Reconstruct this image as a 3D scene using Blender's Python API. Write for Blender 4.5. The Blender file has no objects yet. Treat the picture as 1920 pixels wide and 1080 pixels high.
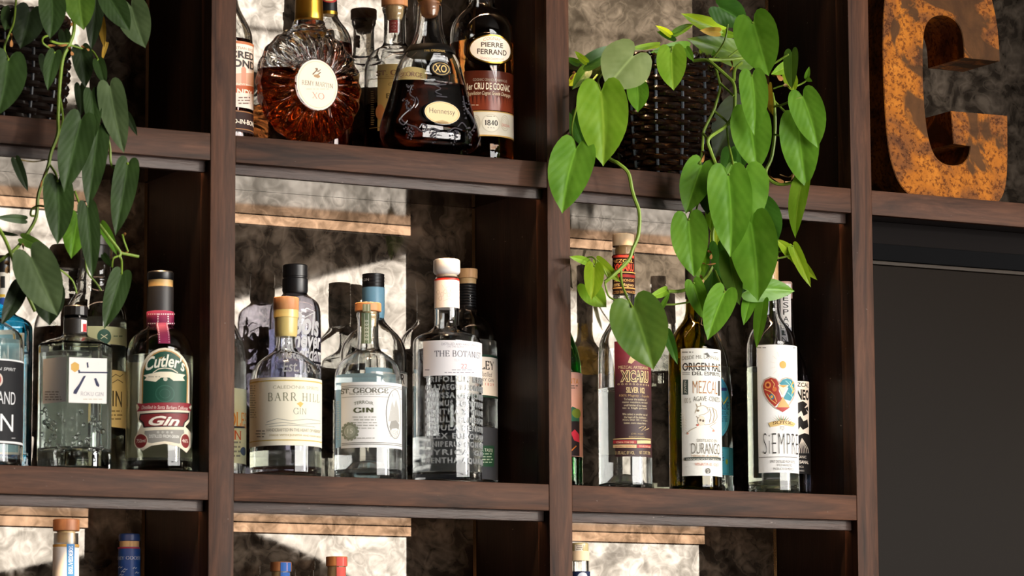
import bpy, bmesh, math, random
from mathutils import Vector, Matrix
random.seed(7)
C = bpy.context.scene.collection
PI = math.pi

# ------------------------------------------------------------------ camera
FPX = 6460.39
YAW, PIT, ROL = 0.5001, 0.1314, -0.0054
CAM = Vector((-1.6293, -3.7295, -0.3188))
FW = Vector((math.sin(YAW)*math.cos(PIT), math.cos(YAW)*math.cos(PIT), math.sin(PIT)))
_r0 = Vector((math.cos(YAW), -math.sin(YAW), 0)); _u0 = _r0.cross(FW)
RT = _r0*math.cos(ROL) + _u0*math.sin(ROL)
UP = -_r0*math.sin(ROL) + _u0*math.cos(ROL)
cam = bpy.data.cameras.new('camera'); cam.sensor_width = 36; cam.lens = FPX/1920*36
cam.clip_start = .05; cam.clip_end = 100
camo = bpy.data.objects.new('camera', cam); C.objects.link(camo)
M = Matrix((RT, UP, -FW)).transposed().to_4x4(); M.translation = CAM
camo.matrix_world = M
bpy.context.scene.camera = camo

# ------------------------------------------------------------------ light and exposure
S = bpy.context.scene
cam.dof.use_dof = True; cam.dof.focus_distance = 4.55; cam.dof.aperture_fstop = 14
S.view_settings.view_transform = 'Standard'; S.view_settings.look = 'None'
S.view_settings.gamma = 1; S.view_settings.use_curve_mapping = False
S.view_settings.exposure = 0.3
S.cycles.max_bounces = 24; S.cycles.transmission_bounces = 22; S.cycles.glossy_bounces = 8
S.cycles.diffuse_bounces = 3; S.cycles.transparent_max_bounces = 12
S.cycles.sample_clamp_indirect = 6; S.cycles.use_denoising = True
S.cycles.caustics_refractive = True; S.cycles.caustics_reflective = True; S.cycles.blur_glossy = 0.6
W = bpy.data.worlds.new('daylight'); S.world = W; W.use_nodes = True
bg = W.node_tree.nodes['Background']; bg.inputs[0].default_value = (1.0, 0.965, 0.92, 1); bg.inputs[1].default_value = 10.0
WINDOWS = [  # openings in the wall opposite the bar: x0, x1, z0, z1
    (0.55, 4.70, -0.75, 1.16),
    (0.55, 4.25, 1.40, 2.05),
    (4.87, 6.20, -0.75, 1.66)]
YW = -4.5
for k, (x0, x1, z0, z1) in enumerate(WINDOWS):
    li = bpy.data.lights.new('window_daylight', 'AREA'); li.shape = 'RECTANGLE'
    li.size = x1-x0; li.size_y = z1-z0
    li.cycles.is_portal = True
    lo = bpy.data.objects.new('window_daylight', li); C.objects.link(lo)
    lo.location = ((x0+x1)/2, YW-0.02, (z0+z1)/2); lo.rotation_euler = (PI/2, 0, 0)
sun = bpy.data.lights.new('sun', 'SUN'); sun.energy = 1.3; sun.angle = math.radians(4); sun.color = (1, .93, .82)
suno = bpy.data.objects.new('sun', sun); C.objects.link(suno)
_sd = Vector((-0.80, 1.0, -0.12)).normalized()
suno.rotation_euler = (-_sd).to_track_quat('Z', 'Y').to_euler(); suno.location = (3, -8, 3)

# ------------------------------------------------------------------ pixel helpers (1920 x 1080 photograph)
def ray(u, v): return (FW*FPX + RT*(u-960) - UP*(v-540)).normalized()
def at(u, v, y):
    d = ray(u, v); return CAM + d*((y-CAM.y)/d.y)
def mpp(p): return (Vector(p)-CAM).dot(FW)/FPX         # metres per pixel at a point

# ------------------------------------------------------------------ materials
def lin(c):
    if isinstance(c, str):
        c = [int(c[i:i+2], 16)/255 for i in (0, 2, 4)]
    return tuple((x/12.92 if x <= .04045 else ((x+.055)/1.055)**2.4) for x in c[:3])
def new_mat(name):
    m = bpy.data.materials.new(name); m.use_nodes = True
    return m, m.node_tree.nodes, m.node_tree.links, m.node_tree.nodes['Principled BSDF']
_cache = {}
def plain(name, col, rough=.5, metal=0., coat=0., spec=.5):
    key = (name, col, rough, metal, coat)
    if key in _cache: return _cache[key]
    m, N, L, b = new_mat(name)
    b.inputs['Base Color'].default_value = (*lin(col), 1); b.inputs['Roughness'].default_value = rough
    b.inputs['Metallic'].default_value = metal; b.inputs['Coat Weight'].default_value = coat
    b.inputs['Specular IOR Level'].default_value = spec
    _cache[key] = m; return m
def paper(col): return plain('paper', col, .62, spec=.2)
def ink(col): return plain('ink', col, .5, spec=.3)
def glass(name, col, ior=1.5, rough=0.0):
    key = (name, col)
    if key in _cache: return _cache[key]
    m, N, L, b = new_mat(name)
    b.inputs['Base Color'].default_value = (*col, 1); b.inputs['Transmission Weight'].default_value = 1
    b.inputs['Roughness'].default_value = rough; b.inputs['IOR'].default_value = ior
    _cache[key] = m; return m
def ramp(N, stops):
    r = N.new('ShaderNodeValToRGB'); e = r.color_ramp.elements
    while len(e) < len(stops): e.new(.5)
    for q, (p, c) in zip(e, stops): q.position = p; q.color = (*c, 1) if len(c) == 3 else c
    return r
def tex(N, L, scale=(1, 1, 1), rot=(0, 0, 0)):
    t = N.new('ShaderNodeTexCoord'); mp = N.new('ShaderNodeMapping')
    mp.inputs['Scale'].default_value = scale; mp.inputs['Rotation'].default_value = rot
    L.new(t.outputs['Object'], mp.inputs['Vector']); return mp
def noise(N, L, vec, scale, detail=4, dist=0., rough=.5):
    n = N.new('ShaderNodeTexNoise'); n.inputs['Scale'].default_value = scale; n.inputs['Detail'].default_value = detail
    n.inputs['Distortion'].default_value = dist; n.inputs['Roughness'].default_value = rough
    if vec: L.new(vec.outputs[0], n.inputs['Vector'])
    return n
def wood_mat(name, stretch, cols, rough=.5, bump=.08, spec=.14):
    m, N, L, b = new_mat(name)
    mp = tex(N, L, stretch)
    n = noise(N, L, mp, 9, 7, 1.2, .62); n2 = noise(N, L, mp, 55, 4, .3)
    r = ramp(N, [(.3, cols[0]), (.55, cols[1]), (.78, cols[2])]); L.new(n.outputs['Fac'], r.inputs[0])
    mx = N.new('ShaderNodeMix'); mx.data_type = 'RGBA'; mx.blend_type = 'MULTIPLY'; mx.inputs['Factor'].default_value = .45
    r2 = ramp(N, [(.3, (.45, .42, .4)), (.7, (1, 1, 1))]); L.new(n2.outputs['Fac'], r2.inputs[0])
    L.new(r.outputs[0], mx.inputs['A']); L.new(r2.outputs[0], mx.inputs['B']); L.new(mx.outputs['Result'], b.inputs['Base Color'])
    # sparse pale nicks
    t3 = tex(N, L, (1, 1, 2)); n3 = noise(N, L, t3, 130, 2)
    r3 = ramp(N, [(.74, (0, 0, 0)), (.78, (1, 1, 1))]); L.new(n3.outputs['Fac'], r3.inputs[0])
    m2 = N.new('ShaderNodeMix'); m2.data_type = 'RGBA'; L.new(r3.outputs[0], m2.inputs['Factor'])
    L.new(mx.outputs['Result'], m2.inputs['A']); m2.inputs['B'].default_value = (.16, .12, .1, 1)
    L.new(m2.outputs['Result'], b.inputs['Base Color'])
    b.inputs['Roughness'].default_value = rough; b.inputs['Specular IOR Level'].default_value = spec
    bp = N.new('ShaderNodeBump'); bp.inputs['Strength'].default_value = bump; bp.inputs['Distance'].default_value = .002
    L.new(n2.outputs['Fac'], bp.inputs['Height']); L.new(bp.outputs[0], b.inputs['Normal'])
    return m
WC = [lin('2d1b11'), lin('533423'), lin('6e4730')]
WOOD_V = wood_mat('walnut_vertical', (6, 6, .55), WC)
WOOD_H = wood_mat('walnut_horizontal', (.55, 6, 6), WC)
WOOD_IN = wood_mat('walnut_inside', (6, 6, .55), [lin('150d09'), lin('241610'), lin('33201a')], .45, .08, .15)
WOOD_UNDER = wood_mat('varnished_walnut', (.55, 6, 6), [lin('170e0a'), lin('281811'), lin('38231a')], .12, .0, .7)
WOOD_APRON = wood_mat('apron_walnut', (.8, 8, 8), [lin('2a1c16'), lin('46342d'), lin('5e4a42')], .45, .25, .3)

def mirror_mat():
    m, N, L, b = new_mat('antique_mirror')
    mp = tex(N, L)
    w = noise(N, L, mp, 14, 3, 0); 
    add = N.new('ShaderNodeMixRGB'); add.blend_type = 'LINEAR_LIGHT'; add.inputs[0].default_value = .035
    L.new(mp.outputs[0], add.inputs[1]); L.new(w.outputs['Color'], add.inputs[2])
    v = N.new('ShaderNodeTexVoronoi'); v.feature = 'SMOOTH_F1'; v.inputs['Scale'].default_value = 46; v.inputs['Smoothness'].default_value = .5
    L.new(add.outputs[0], v.inputs['Vector'])
    v2 = N.new('ShaderNodeTexVoronoi'); v2.feature = 'F1'; v2.inputs['Scale'].default_value = 17
    L.new(add.outputs[0], v2.inputs['Vector'])
    n = noise(N, L, mp, 26, 7, 1.6, .62)
    rg = N.new('ShaderNodeTexNoise'); rg.noise_type = 'RIDGED_MULTIFRACTAL'; rg.inputs['Scale'].default_value = 21; rg.inputs['Detail'].default_value = 5; rg.inputs['Distortion'].default_value = .9; rg.inputs['Offset'].default_value = .9; rg.inputs['Gain'].default_value = 1.6
    L.new(add.outputs[0], rg.inputs['Vector'])
    r1 = ramp(N, [(.2, (1, 1, 1)), (.42, (.25, .25, .25)), (.5, (.75, .75, .75)), (.62, (.05, .05, .05))]); L.new(v.outputs['Distance'], r1.inputs[0])
    r2 = ramp(N, [(.28, (.9, .9, .9)), (.44, (.3, .3, .3)), (.5, (.7, .7, .7)), (.7, (.0, .0, .0))]); L.new(v2.outputs['Distance'], r2.inputs[0])
    a = N.new('ShaderNodeMath'); a.operation = 'MULTIPLY'; L.new(r1.outputs[0], a.inputs[0]); a.inputs[1].default_value = .2
    c = N.new('ShaderNodeMath'); c.operation = 'MULTIPLY_ADD'; L.new(r2.outputs[0], c.inputs[0]); c.inputs[1].default_value = .2; L.new(a.outputs[0], c.inputs[2])
    d = N.new('ShaderNodeMath'); d.operation = 'MULTIPLY_ADD'; L.new(n.outputs['Fac'], d.inputs[0]); d.inputs[1].default_value = .8; L.new(c.outputs[0], d.inputs[2])
    d0 = d; d = N.new('ShaderNodeMath'); d.operation = 'MULTIPLY_ADD'; L.new(rg.outputs['Fac'], d.inputs[0]); d.inputs[1].default_value = .16; L.new(d0.outputs[0], d.inputs[2])
    rc = ramp(N, [(.40, (.044, .038, .031)), (.62, (.086, .076, .064)), (.95, (.165, .148, .128))]); L.new(d.outputs[0], rc.inputs[0])
    rr = ramp(N, [(.3, (.0, .0, .0)), (.9, (.03, .03, .03))]); L.new(d.outputs[0], rr.inputs[0])
    L.new(rc.outputs[0], b.inputs['Base Color']); b.inputs['Metallic'].default_value = 1; L.new(rr.outputs[0], b.inputs['Roughness'])
    # the tarnish scatters a little light
    df = N.new('ShaderNodeBsdfDiffuse'); rd = ramp(N, [(.42, (.03, .022, .016)), (.62, (.105, .079, .058)), (.95, (.33, .255, .19))]); L.new(d.outputs[0], rd.inputs[0]); L.new(rd.outputs[0], df.inputs[0])
    ms = N.new('ShaderNodeMixShader'); ms.inputs[0].default_value = .24
    L.new(b.outputs[0], ms.inputs[1]); L.new(df.outputs[0], ms.inputs[2]); L.new(ms.outputs[0], N['Material Output'].inputs['Surface'])
    return m
MIRROR = mirror_mat()
def led_mat():
    m, N, L, b = new_mat('led_strip'); b.inputs['Base Color'].default_value = (1, .8, .5, 1)
    b.inputs['Emission Color'].default_value = (1, .66, .44, 1); b.inputs['Emission Strength'].default_value = 7; return m
LED = led_mat()
GLASS = glass('clear_glass', (.985, .995, .99)); GLASS_GREY = glass('grey_glass', (.72, .72, .8))
GLASS_OLIVE = glass('olive_glass', (.27, .20, .012)); GLASS_GREEN = glass('green_glass', (.04, .38, .05)); GLASS_BLUE = glass('blue_glass', (.10, .50, .70))
GLASS_TEAL = glass('teal_tinted_glass', (.86, .97, .95))
GIN = glass('clear_spirit', (.985, .99, .97), 1.33)
GIN_PALE = glass('pale_spirit', (.93, .94, .80), 1.33)
for m_ in (GIN, GIN_PALE): m_.node_tree.nodes['Principled BSDF'].inputs['Transmission Weight'].default_value = .94  # faint milkiness stands in for brightness lensed through the clear liquid
COGNAC = glass('amber_brandy', (.66, .28, .07), 1.35)
COGNAC_DK = glass('dark_brandy', (.30, .05, .015), 1.35)
COGNAC_RED = glass('red_amber_brandy', (.80, .27, .07), 1.35)
BLACK = plain('black_plastic', '141416', .38); BLACK_MAT = plain('black_capsule', '1a1a1c', .5)
CHAR = plain('charcoal_capsule', '2b2b2e', .5)
GOLD = plain('gold_foil', 'c79a3c', .3, 1.); WHITE = plain('white_plastic', 'eeeae6', .4)
RAISED = glass('raised_glass', (.93, .95, .96), 1.5, .1); RAISED.node_tree.nodes['Principled BSDF'].inputs['Transmission Weight'].default_value = .80
def capwood(name, c0, c1):
    m, N, L, b = new_mat(name); mp = tex(N, L, (1, 1, .15)); n = noise(N, L, mp, 160, 4, .6)
    r = ramp(N, [(.3, lin(c0)), (.7, lin(c1))]); L.new(n.outputs['Fac'], r.inputs[0]); L.new(r.outputs[0], b.inputs['Base Color']); b.inputs['Roughness'].default_value = .5; return m
CAP_ORANGE = capwood('orange_stained_wood', 'c77f4a', 'e0a26c'); CAP_WOOD = capwood('pale_cap_wood', 'bd8f5c', 'dcb281')
CAP_DARK = capwood('brown_cap_wood', '7a4a2a', 'a06a40'); CORK = capwood('cork', 'b8935f', 'dabd8c'); CAP_PALE = capwood('cream_cap', 'd9c3a4', 'efdcc0')
CAP_RED = capwood('rust_red_cap_wood', 'b06a35', 'cf8a4e')

def leaf_mat(name, col, col2, trans=.3, rough=.38):
    m, N, L, b = new_mat(name)
    uv = N.new('ShaderNodeUVMap'); uv.uv_map = 'leaf'; sp = N.new('ShaderNodeSeparateXYZ'); L.new(uv.outputs[0], sp.inputs[0])
    ab = N.new('ShaderNodeMath'); ab.operation = 'ABSOLUTE'; L.new(sp.outputs['X'], ab.inputs[0])
    mid = ramp(N, [(.0, (1, 1, 1)), (.07, (0, 0, 0))]); L.new(ab.outputs[0], mid.inputs[0])
    sv = N.new('ShaderNodeMath'); sv.operation = 'MULTIPLY_ADD'; L.new(ab.outputs[0], sv.inputs[0]); sv.inputs[1].default_value = -.55; L.new(sp.outputs['Y'], sv.inputs[2])
    s2 = N.new('ShaderNodeMath'); s2.operation = 'MULTIPLY'; L.new(sv.outputs[0], s2.inputs[0]); s2.inputs[1].default_value = 34
    s3 = N.new('ShaderNodeMath'); s3.operation = 'SINE'; L.new(s2.outputs[0], s3.inputs[0])
    n = noise(N, L, tex(N, L), 40, 3)
    r = ramp(N, [(.3, lin(col)), (.75, lin(col2))]); L.new(n.outputs['Fac'], r.inputs[0])
    mx = N.new('ShaderNodeMix'); mx.data_type = 'RGBA'; mx.blend_type = 'MIX'
    h = N.new('ShaderNodeMath'); h.operation = 'MULTIPLY'; L.new(mid.outputs[0], h.inputs[0]); h.inputs[1].default_value = .35
    L.new(h.outputs[0], mx.inputs['Factor']); L.new(r.outputs[0], mx.inputs['A']); mx.inputs['B'].default_value = (*[min(1, x*2.2+.03) for x in lin(col2)], 1)
    L.new(mx.outputs['Result'], b.inputs['Base Color']); b.inputs['Roughness'].default_value = rough; b.inputs['Specular IOR Level'].default_value = .45
    bp = N.new('ShaderNodeBump'); bp.inputs['Strength'].default_value = .035; bp.inputs['Distance'].default_value = .002; L.new(s3.outputs[0], bp.inputs['Height']); L.new(bp.outputs[0], b.inputs['Normal'])
    t = N.new('ShaderNodeBsdfTranslucent'); tc = N.new('ShaderNodeMix'); tc.data_type = 'RGBA'; tc.blend_type = 'MULTIPLY'; tc.inputs['Factor'].default_value = 1
    L.new(mx.outputs['Result'], tc.inputs['A']); tc.inputs['B'].default_value = (1.0, 1.0, .35, 1); L.new(tc.outputs['Result'], t.inputs[0])
    ms = N.new('ShaderNodeMixShader'); ms.inputs[0].default_value = trans; L.new(b.outputs[0], ms.inputs[1]); L.new(t.outputs[0], ms.inputs[2])
    L.new(ms.outputs[0], N['Material Output'].inputs['Surface']); return m
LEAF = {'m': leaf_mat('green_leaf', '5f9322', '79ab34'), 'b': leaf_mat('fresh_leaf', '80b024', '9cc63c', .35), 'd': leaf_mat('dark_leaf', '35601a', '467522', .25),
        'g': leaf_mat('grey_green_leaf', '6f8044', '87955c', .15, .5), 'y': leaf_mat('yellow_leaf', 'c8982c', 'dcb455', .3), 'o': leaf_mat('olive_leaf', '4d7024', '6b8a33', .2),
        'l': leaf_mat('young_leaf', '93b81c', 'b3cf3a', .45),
        'D': leaf_mat('shaded_green_leaf', '273d12', '385220', .12, .55), 'V': leaf_mat('shade_leaf', '18260a', '22340f', .1, .55), 'G': leaf_mat('shaded_grey_leaf', '43562e', '586a40', .1, .62)}  # shade put into these leaf colours; the grey one adds window sheen
STEM = plain('green_stem', '7f9a34', .5); STEM_D = plain('brown_stem', '6b5a2e', .6); DRY = plain('dry_leaf', 'a8713a', .8); DRY_P = plain('dry_sheath', 'c49a68', .8)

# ------------------------------------------------------------------ object helpers
def thing(name, label, cat, loc=(0, 0, 0), group=None):
    o = bpy.data.objects.new(name, None); C.objects.link(o); o.location = loc; o.empty_display_size = .03
    o['label'] = label; o['category'] = cat
    if group: o['group'] = group
    return o
def top_of(o):
    while o.parent: o = o.parent
    return o
def obj(name, bm, mat, parent=None, smooth=True, label=None, ang=40):
    """bm in world coordinates"""
    me = bpy.data.meshes.new(name)
    if parent is not None:
        off = top_of(parent).location
        bmesh.ops.translate(bm, verts=bm.verts, vec=-Vector(off))
    bm.to_mesh(me); bm.free()
    if smooth:
        me.polygons.foreach_set('use_smooth', [True]*len(me.polygons)); me.set_sharp_from_angle(angle=math.radians(ang))
    for m in (mat if isinstance(mat, (list, tuple)) else [mat]): me.materials.append(m)
    o = bpy.data.objects.new(name, me); C.objects.link(o)
    if parent is not None: o.parent = parent
    if label: o['label'] = label
    return o
def box(bm, x0, x1, y0, y1, z0, z1, bev=0):
    vs = [bm.verts.new((x, y, z)) for z in (z0, z1) for y in (y0, y1) for x in (x0, x1)]
    fs = [(0, 2, 3, 1), (4, 5, 7, 6), (0, 1, 5, 4), (2, 6, 7, 3), (0, 4, 6, 2), (1, 3, 7, 5)]
    F = [bm.faces.new([vs[i] for i in f]) for f in fs]
    if bev:
        es = list({e for f in F for e in f.edges})
        bmesh.ops.bevel(bm, geom=es, offset=bev, segments=2, affect='EDGES', profile=.6)
def boxobj(name, dims, mat, parent=None, bev=0, **k):
    bm = bmesh.new(); box(bm, *dims, bev=bev); return obj(name, bm, mat, parent, **k)
def tube(bm, pts, r, seg=7, cap=True):
    pts = [Vector(p) for p in pts]; rs = r if isinstance(r, (list, tuple)) else [r]*len(pts)
    rings = []; ref = Vector((.31, -.9, .29))
    for i, p in enumerate(pts):
        t = (pts[min(i+1, len(pts)-1)] - pts[max(i-1, 0)])
        t = t.normalized() if t.length > 1e-9 else Vector((0, 0, 1))
        a = t.cross(ref)
        if a.length < 1e-3: a = t.cross(Vector((1, 0, 0)))
        a.normalize(); b = t.cross(a)
        rings.append([bm.verts.new(p + (a*math.cos(2*PI*k/seg)+b*math.sin(2*PI*k/seg))*rs[i]) for k in range(seg)])
    for A, B in zip(rings, rings[1:]):
        for k in range(seg): bm.faces.new((A[k], A[(k+1) % seg], B[(k+1) % seg], B[k]))
    if cap: bm.faces.new(rings[0][::-1]); bm.faces.new(rings[-1])
def catmull(pts, n=6):
    P = [Vector(p) for p in pts]; out = []
    for i in range(len(P)-1):
        p0, p1, p2, p3 = P[max(i-1, 0)], P[i], P[i+1], P[min(i+2, len(P)-1)]
        for k in range(n):
            t = k/n
            out.append(.5*((2*p1)+(p2-p0)*t+(2*p0-5*p1+4*p2-p3)*t*t+(3*p1-p0-3*p2+p3)*t**3))
    out.append(P[-1]); return out
def chaikin(pr, it=2):
    for _ in range(it):
        q = [pr[0]]
        for a, b in zip(pr, pr[1:]):
            q.append((a[0]*.75+b[0]*.25, a[1]*.75+b[1]*.25)); q.append((a[0]*.25+b[0]*.75, a[1]*.25+b[1]*.75))
        q.append(pr[-1]); pr = q
    return pr
def lathe(bm, cx, cy, prof, seg=48, sx=1., sy=1., n=2., az=0., flip=False, close0=True, close1=True):
    """prof: (r, z) top to bottom; superellipse section of exponent n, half depth sy*r"""
    rings = []
    ca, sa = math.cos(az), math.sin(az)
    for r, z in prof:
        ring = []
        for k in range(seg):
            t = 2*PI*k/seg; c, s = math.cos(t), math.sin(t)
            x = math.copysign(abs(c)**(2/n), c)*r*sx; y = math.copysign(abs(s)**(2/n), s)*r*sy
            ring.append(bm.verts.new((cx+x*ca-y*sa, cy+x*sa+y*ca, z)))
        rings.append(ring)
    for A, B in zip(rings, rings[1:]):
        for k in range(seg):
            f = (A[k], B[k], B[(k+1) % seg], A[(k+1) % seg])
            bm.faces.new(f[::-1] if flip else f)
    if close0: f = rings[0]; bm.faces.new(f[::-1] if flip else f)
    if close1: f = rings[-1][::-1]; bm.faces.new(f[::-1] if flip else f)
    return rings

# ------------------------------------------------------------------ lettering
_g = {}
def _curve_mesh(s, bold):
    cu = bpy.data.curves.new('glyph', 'FONT'); cu.body = s; cu.offset = bold; cu.resolution_u = 3
    o = bpy.data.objects.new('glyph', cu); me = bpy.data.meshes.new_from_object(o)
    V = [(v.co.x, v.co.y) for v in me.vertices]; P = [tuple(p.vertices) for p in me.polygons]
    bpy.data.objects.remove(o); bpy.data.curves.remove(cu); bpy.data.meshes.remove(me)
    return V, P
def _w(s):
    V, P = _curve_mesh(s, 0); return max(v[0] for v in V)-min(v[0] for v in V)
def glyph_sans(c, bold):
    k = (c, bold)
    if k not in _g:
        if c == ' ': _g[k] = ([], [], .28)
        else:
            V, P = _curve_mesh(c, bold)
            if 'HH' not in _g: _g['HH'] = _w('HH')
            _g[k] = (V, P, _w('H'+c+'H')-_g['HH'])
    return _g[k]
def _arc(cx, cy, rx, ry, a0, a1, n=14):
    return [(cx+rx*math.cos(math.radians(a0+(a1-a0)*i/n)), cy+ry*math.sin(math.radians(a0+(a1-a0)*i/n))) for i in range(n+1)]
# serif capitals as pen strokes: (strokes, serif feet (x, y), advance)
SER = {
 'A': ([[(.02, 0), (.36, 1)], [(.36, 1), (.70, 0)], [(.15, .36), (.58, .36)]], [(.02, 0), (.70, 0)], .84),
 'B': ([[(.1, 0), (.1, 1)], [(.1, 1), (.3, 1)]+_arc(.32, .76, .22, .24, 90, -90)+[(.1, .52)], [(.1, .52), (.34, .52)]+_arc(.34, .26, .27, .26, 90, -90)+[(.1, 0)]], [(.1, 0), (.1, 1)], .78),
 'C': ([_arc(.45, .5, .42, .5, 42, 318, 26), [(.76, .98), (.76, .72)]], [], .88),
 'D': ([[(.1, 0), (.1, 1)], [(.1, 1)]+_arc(.3, .5, .46, .5, 90, -90, 20)+[(.1, 0)]], [(.1, 0), (.1, 1)], .88),
 'E': ([[(.1, 0), (.1, 1)], [(.1, .97), (.58, .97)], [(.1, .03), (.62, .03)], [(.1, .52), (.46, .52)], [(.58, 1), (.58, .76)], [(.62, 0), (.62, .25)], [(.46, .62), (.46, .42)]], [(.1, 0), (.1, 1)], .76),
 'F': ([[(.1, 0), (.1, 1)], [(.1, .97), (.58, .97)], [(.1, .5), (.46, .5)], [(.58, 1), (.58, .76)]], [(.1, 0), (.1, 1)], .7),
 'G': ([_arc(.45, .5, .42, .5, 42, 330, 26), [(.76, .98), (.76, .72)], [(.80, .0), (.80, .42)]], [(.80, .42)], .98),
 'H': ([[(.1, 0), (.1, 1)], [(.7, 0), (.7, 1)], [(.1, .52), (.7, .52)]], [(.1, 0), (.1, 1), (.7, 0), (.7, 1)], .92),
 'I': ([[(.12, 0), (.12, 1)]], [(.12, 0), (.12, 1)], .38),
 'J': ([[(.3, 1), (.3, .2)]+_arc(.15, .2, .15, .2, 0, -120)], [(.3, 1)], .5),
 'K': ([[(.1, 0), (.1, 1)], [(.66, 1), (.1, .42)], [(.26, .58), (.7, 0)]], [(.1, 0), (.1, 1), (.66, 1), (.7, 0)], .84),
 'L': ([[(.1, 0), (.1, 1)], [(.1, .03), (.62, .03)], [(.62, 0), (.62, .26)]], [(.1, 0), (.1, 1)], .74),
 'M': ([[(.08, 0), (.12, 1)], [(.12, 1), (.46, 0)], [(.46, 0), (.8, 1)], [(.8, 1), (.84, 0)]], [(.08, 0), (.12, 1), (.8, 1), (.84, 0)], 1.04),
 'N': ([[(.1, 0), (.1, 1)], [(.1, 1), (.72, 0)], [(.72, 0), (.72, 1)]], [(.1, 0), (.1, 1), (.72, 1)], .94),
 'O': ([_arc(.46, .5, .43, .5, 0, 360, 34)], [], .98),
 'P': ([[(.1, 0), (.1, 1)], [(.1, 1), (.3, 1)]+_arc(.32, .74, .24, .26, 90, -90)+[(.1, .48)]], [(.1, 0), (.1, 1)], .72),
 'R': ([[(.1, 0), (.1, 1)], [(.1, 1), (.3, 1)]+_arc(.32, .74, .24, .26, 90, -90)+[(.1, .48)], [(.34, .48), (.68, 0)]], [(.1, 0), (.1, 1), (.68, 0)], .82),
 'S': ([_arc(.33, .75, .24, .25, 30, 250, 14)+_arc(.33, .26, .27, .26, 80, -150, 14), [(.55, 1), (.55, .76)], [(.08, 0), (.08, .26)]], [], .72),
 'T': ([[(.36, 0), (.36, 1)], [(.02, .97), (.70, .97)], [(.02, 1), (.02, .74)], [(.70, 1), (.70, .74)]], [(.36, 0)], .80),
 'U': ([[(.1, 1), (.1, .3)]+_arc(.39, .3, .29, .3, 180, 360)+[(.68, 1)]], [(.1, 1), (.68, 1)], .88),
 'V': ([[(.02, 1), (.36, 0)], [(.36, 0), (.70, 1)]], [(.02, 1), (.70, 1)], .82),
 'W': ([[(.02, 1), (.28, 0)], [(.28, 0), (.5, 1)], [(.5, 1), (.76, 0)], [(.76, 0), (1.0, 1)]], [(.02, 1), (1.0, 1)], 1.1),
 'X': ([[(.04, 1), (.68, 0)], [(.68, 1), (.04, 0)]], [(.04, 0), (.04, 1), (.68, 0), (.68, 1)], .84),
 'Y': ([[(.02, 1), (.36, .45)], [(.7, 1), (.36, .45)], [(.36, .45), (.36, 0)]], [(.02, 1), (.7, 1), (.36, 0)], .8),
 'Z': ([[(.06, .97), (.64, .97)], [(.64, .97), (.04, .03)], [(.04, .03), (.66, .03)], [(.06, 1), (.06, .76)], [(.66, 0), (.66, .25)]], [], .76),
 '.': ([[(.08, .0), (.08, .13)]], [], .26),
 '1': ([[(.2, 0), (.2, 1)], [(.05, .82), (.2, 1)]], [(.2, 0)], .46),
 '4': ([[(.42, 0), (.42, 1)], [(.42, 1), (.04, .3)], [(.04, .28), (.6, .28)]], [(.42, 0)], .7),
 '8': ([_arc(.3, .75, .2, .24, 0, 360, 20), _arc(.3, .26, .25, .26, 0, 360, 20)], [], .66),
 '0': ([_arc(.3, .5, .26, .5, 0, 360, 26)], [], .68)}
def glyph_serif(c, bold):
    if c not in SER: return glyph_sans(c, bold)
    k = ('serif', c, bold)
    if k in _g: return _g[k]
    V, P = [], []
    thick, thin = .135+bold*2, .055+bold
    st, feet, adv = SER[c]
    for pts in st:
        ring = []
        for i, p in enumerate(pts):
            a, b = pts[max(i-1, 0)], pts[min(i+1, len(pts)-1)]
            if len(pts) > 3 and pts[0] == pts[-1] and i in (0, len(pts)-1): a, b = pts[-2], pts[1]
            dx, dy = b[0]-a[0], b[1]-a[1]; l = math.hypot(dx, dy) or 1
            up = dx*dy > 0 and len(pts) == 2 and abs(dx) > .1      # rising diagonals are thin
            w = (thin if up else thin+(thick-thin)*abs(dy/l))/2
            ring.append(((p[0]-dy/l*w, p[1]+dx/l*w), (p[0]+dy/l*w, p[1]-dx/l*w)))
        b0 = len(V)
        for q in ring: V += [q[0], q[1]]
        for i in range(len(ring)-1): P.append((b0+2*i, b0+2*i+1, b0+2*i+3, b0+2*i+2))
    for x, y in feet:
        b0 = len(V); h = .05 if y == 0 else -.05
        V += [(x-.13, y), (x+.13, y), (x+.13, y+h), (x-.13, y+h)]; P.append((b0, b0+1, b0+2, b0+3))
    V = [(x*.72, y*.72) for x, y in V]
    _g[k] = (V, P, (adv+.08)*.72)
    return _g[k]
def layout(s, font='sans', bold=0., track=0.):
    x = 0; V, P = [], []
    for ch in s:
        gv, gp, adv = (glyph_serif if font == 'serif' else glyph_sans)(ch, bold)
        b0 = len(V); V += [(x+a, b) for a, b in gv]; P += [tuple(i+b0 for i in p) for p in gp]
        x += adv+track
    return V, P

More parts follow.
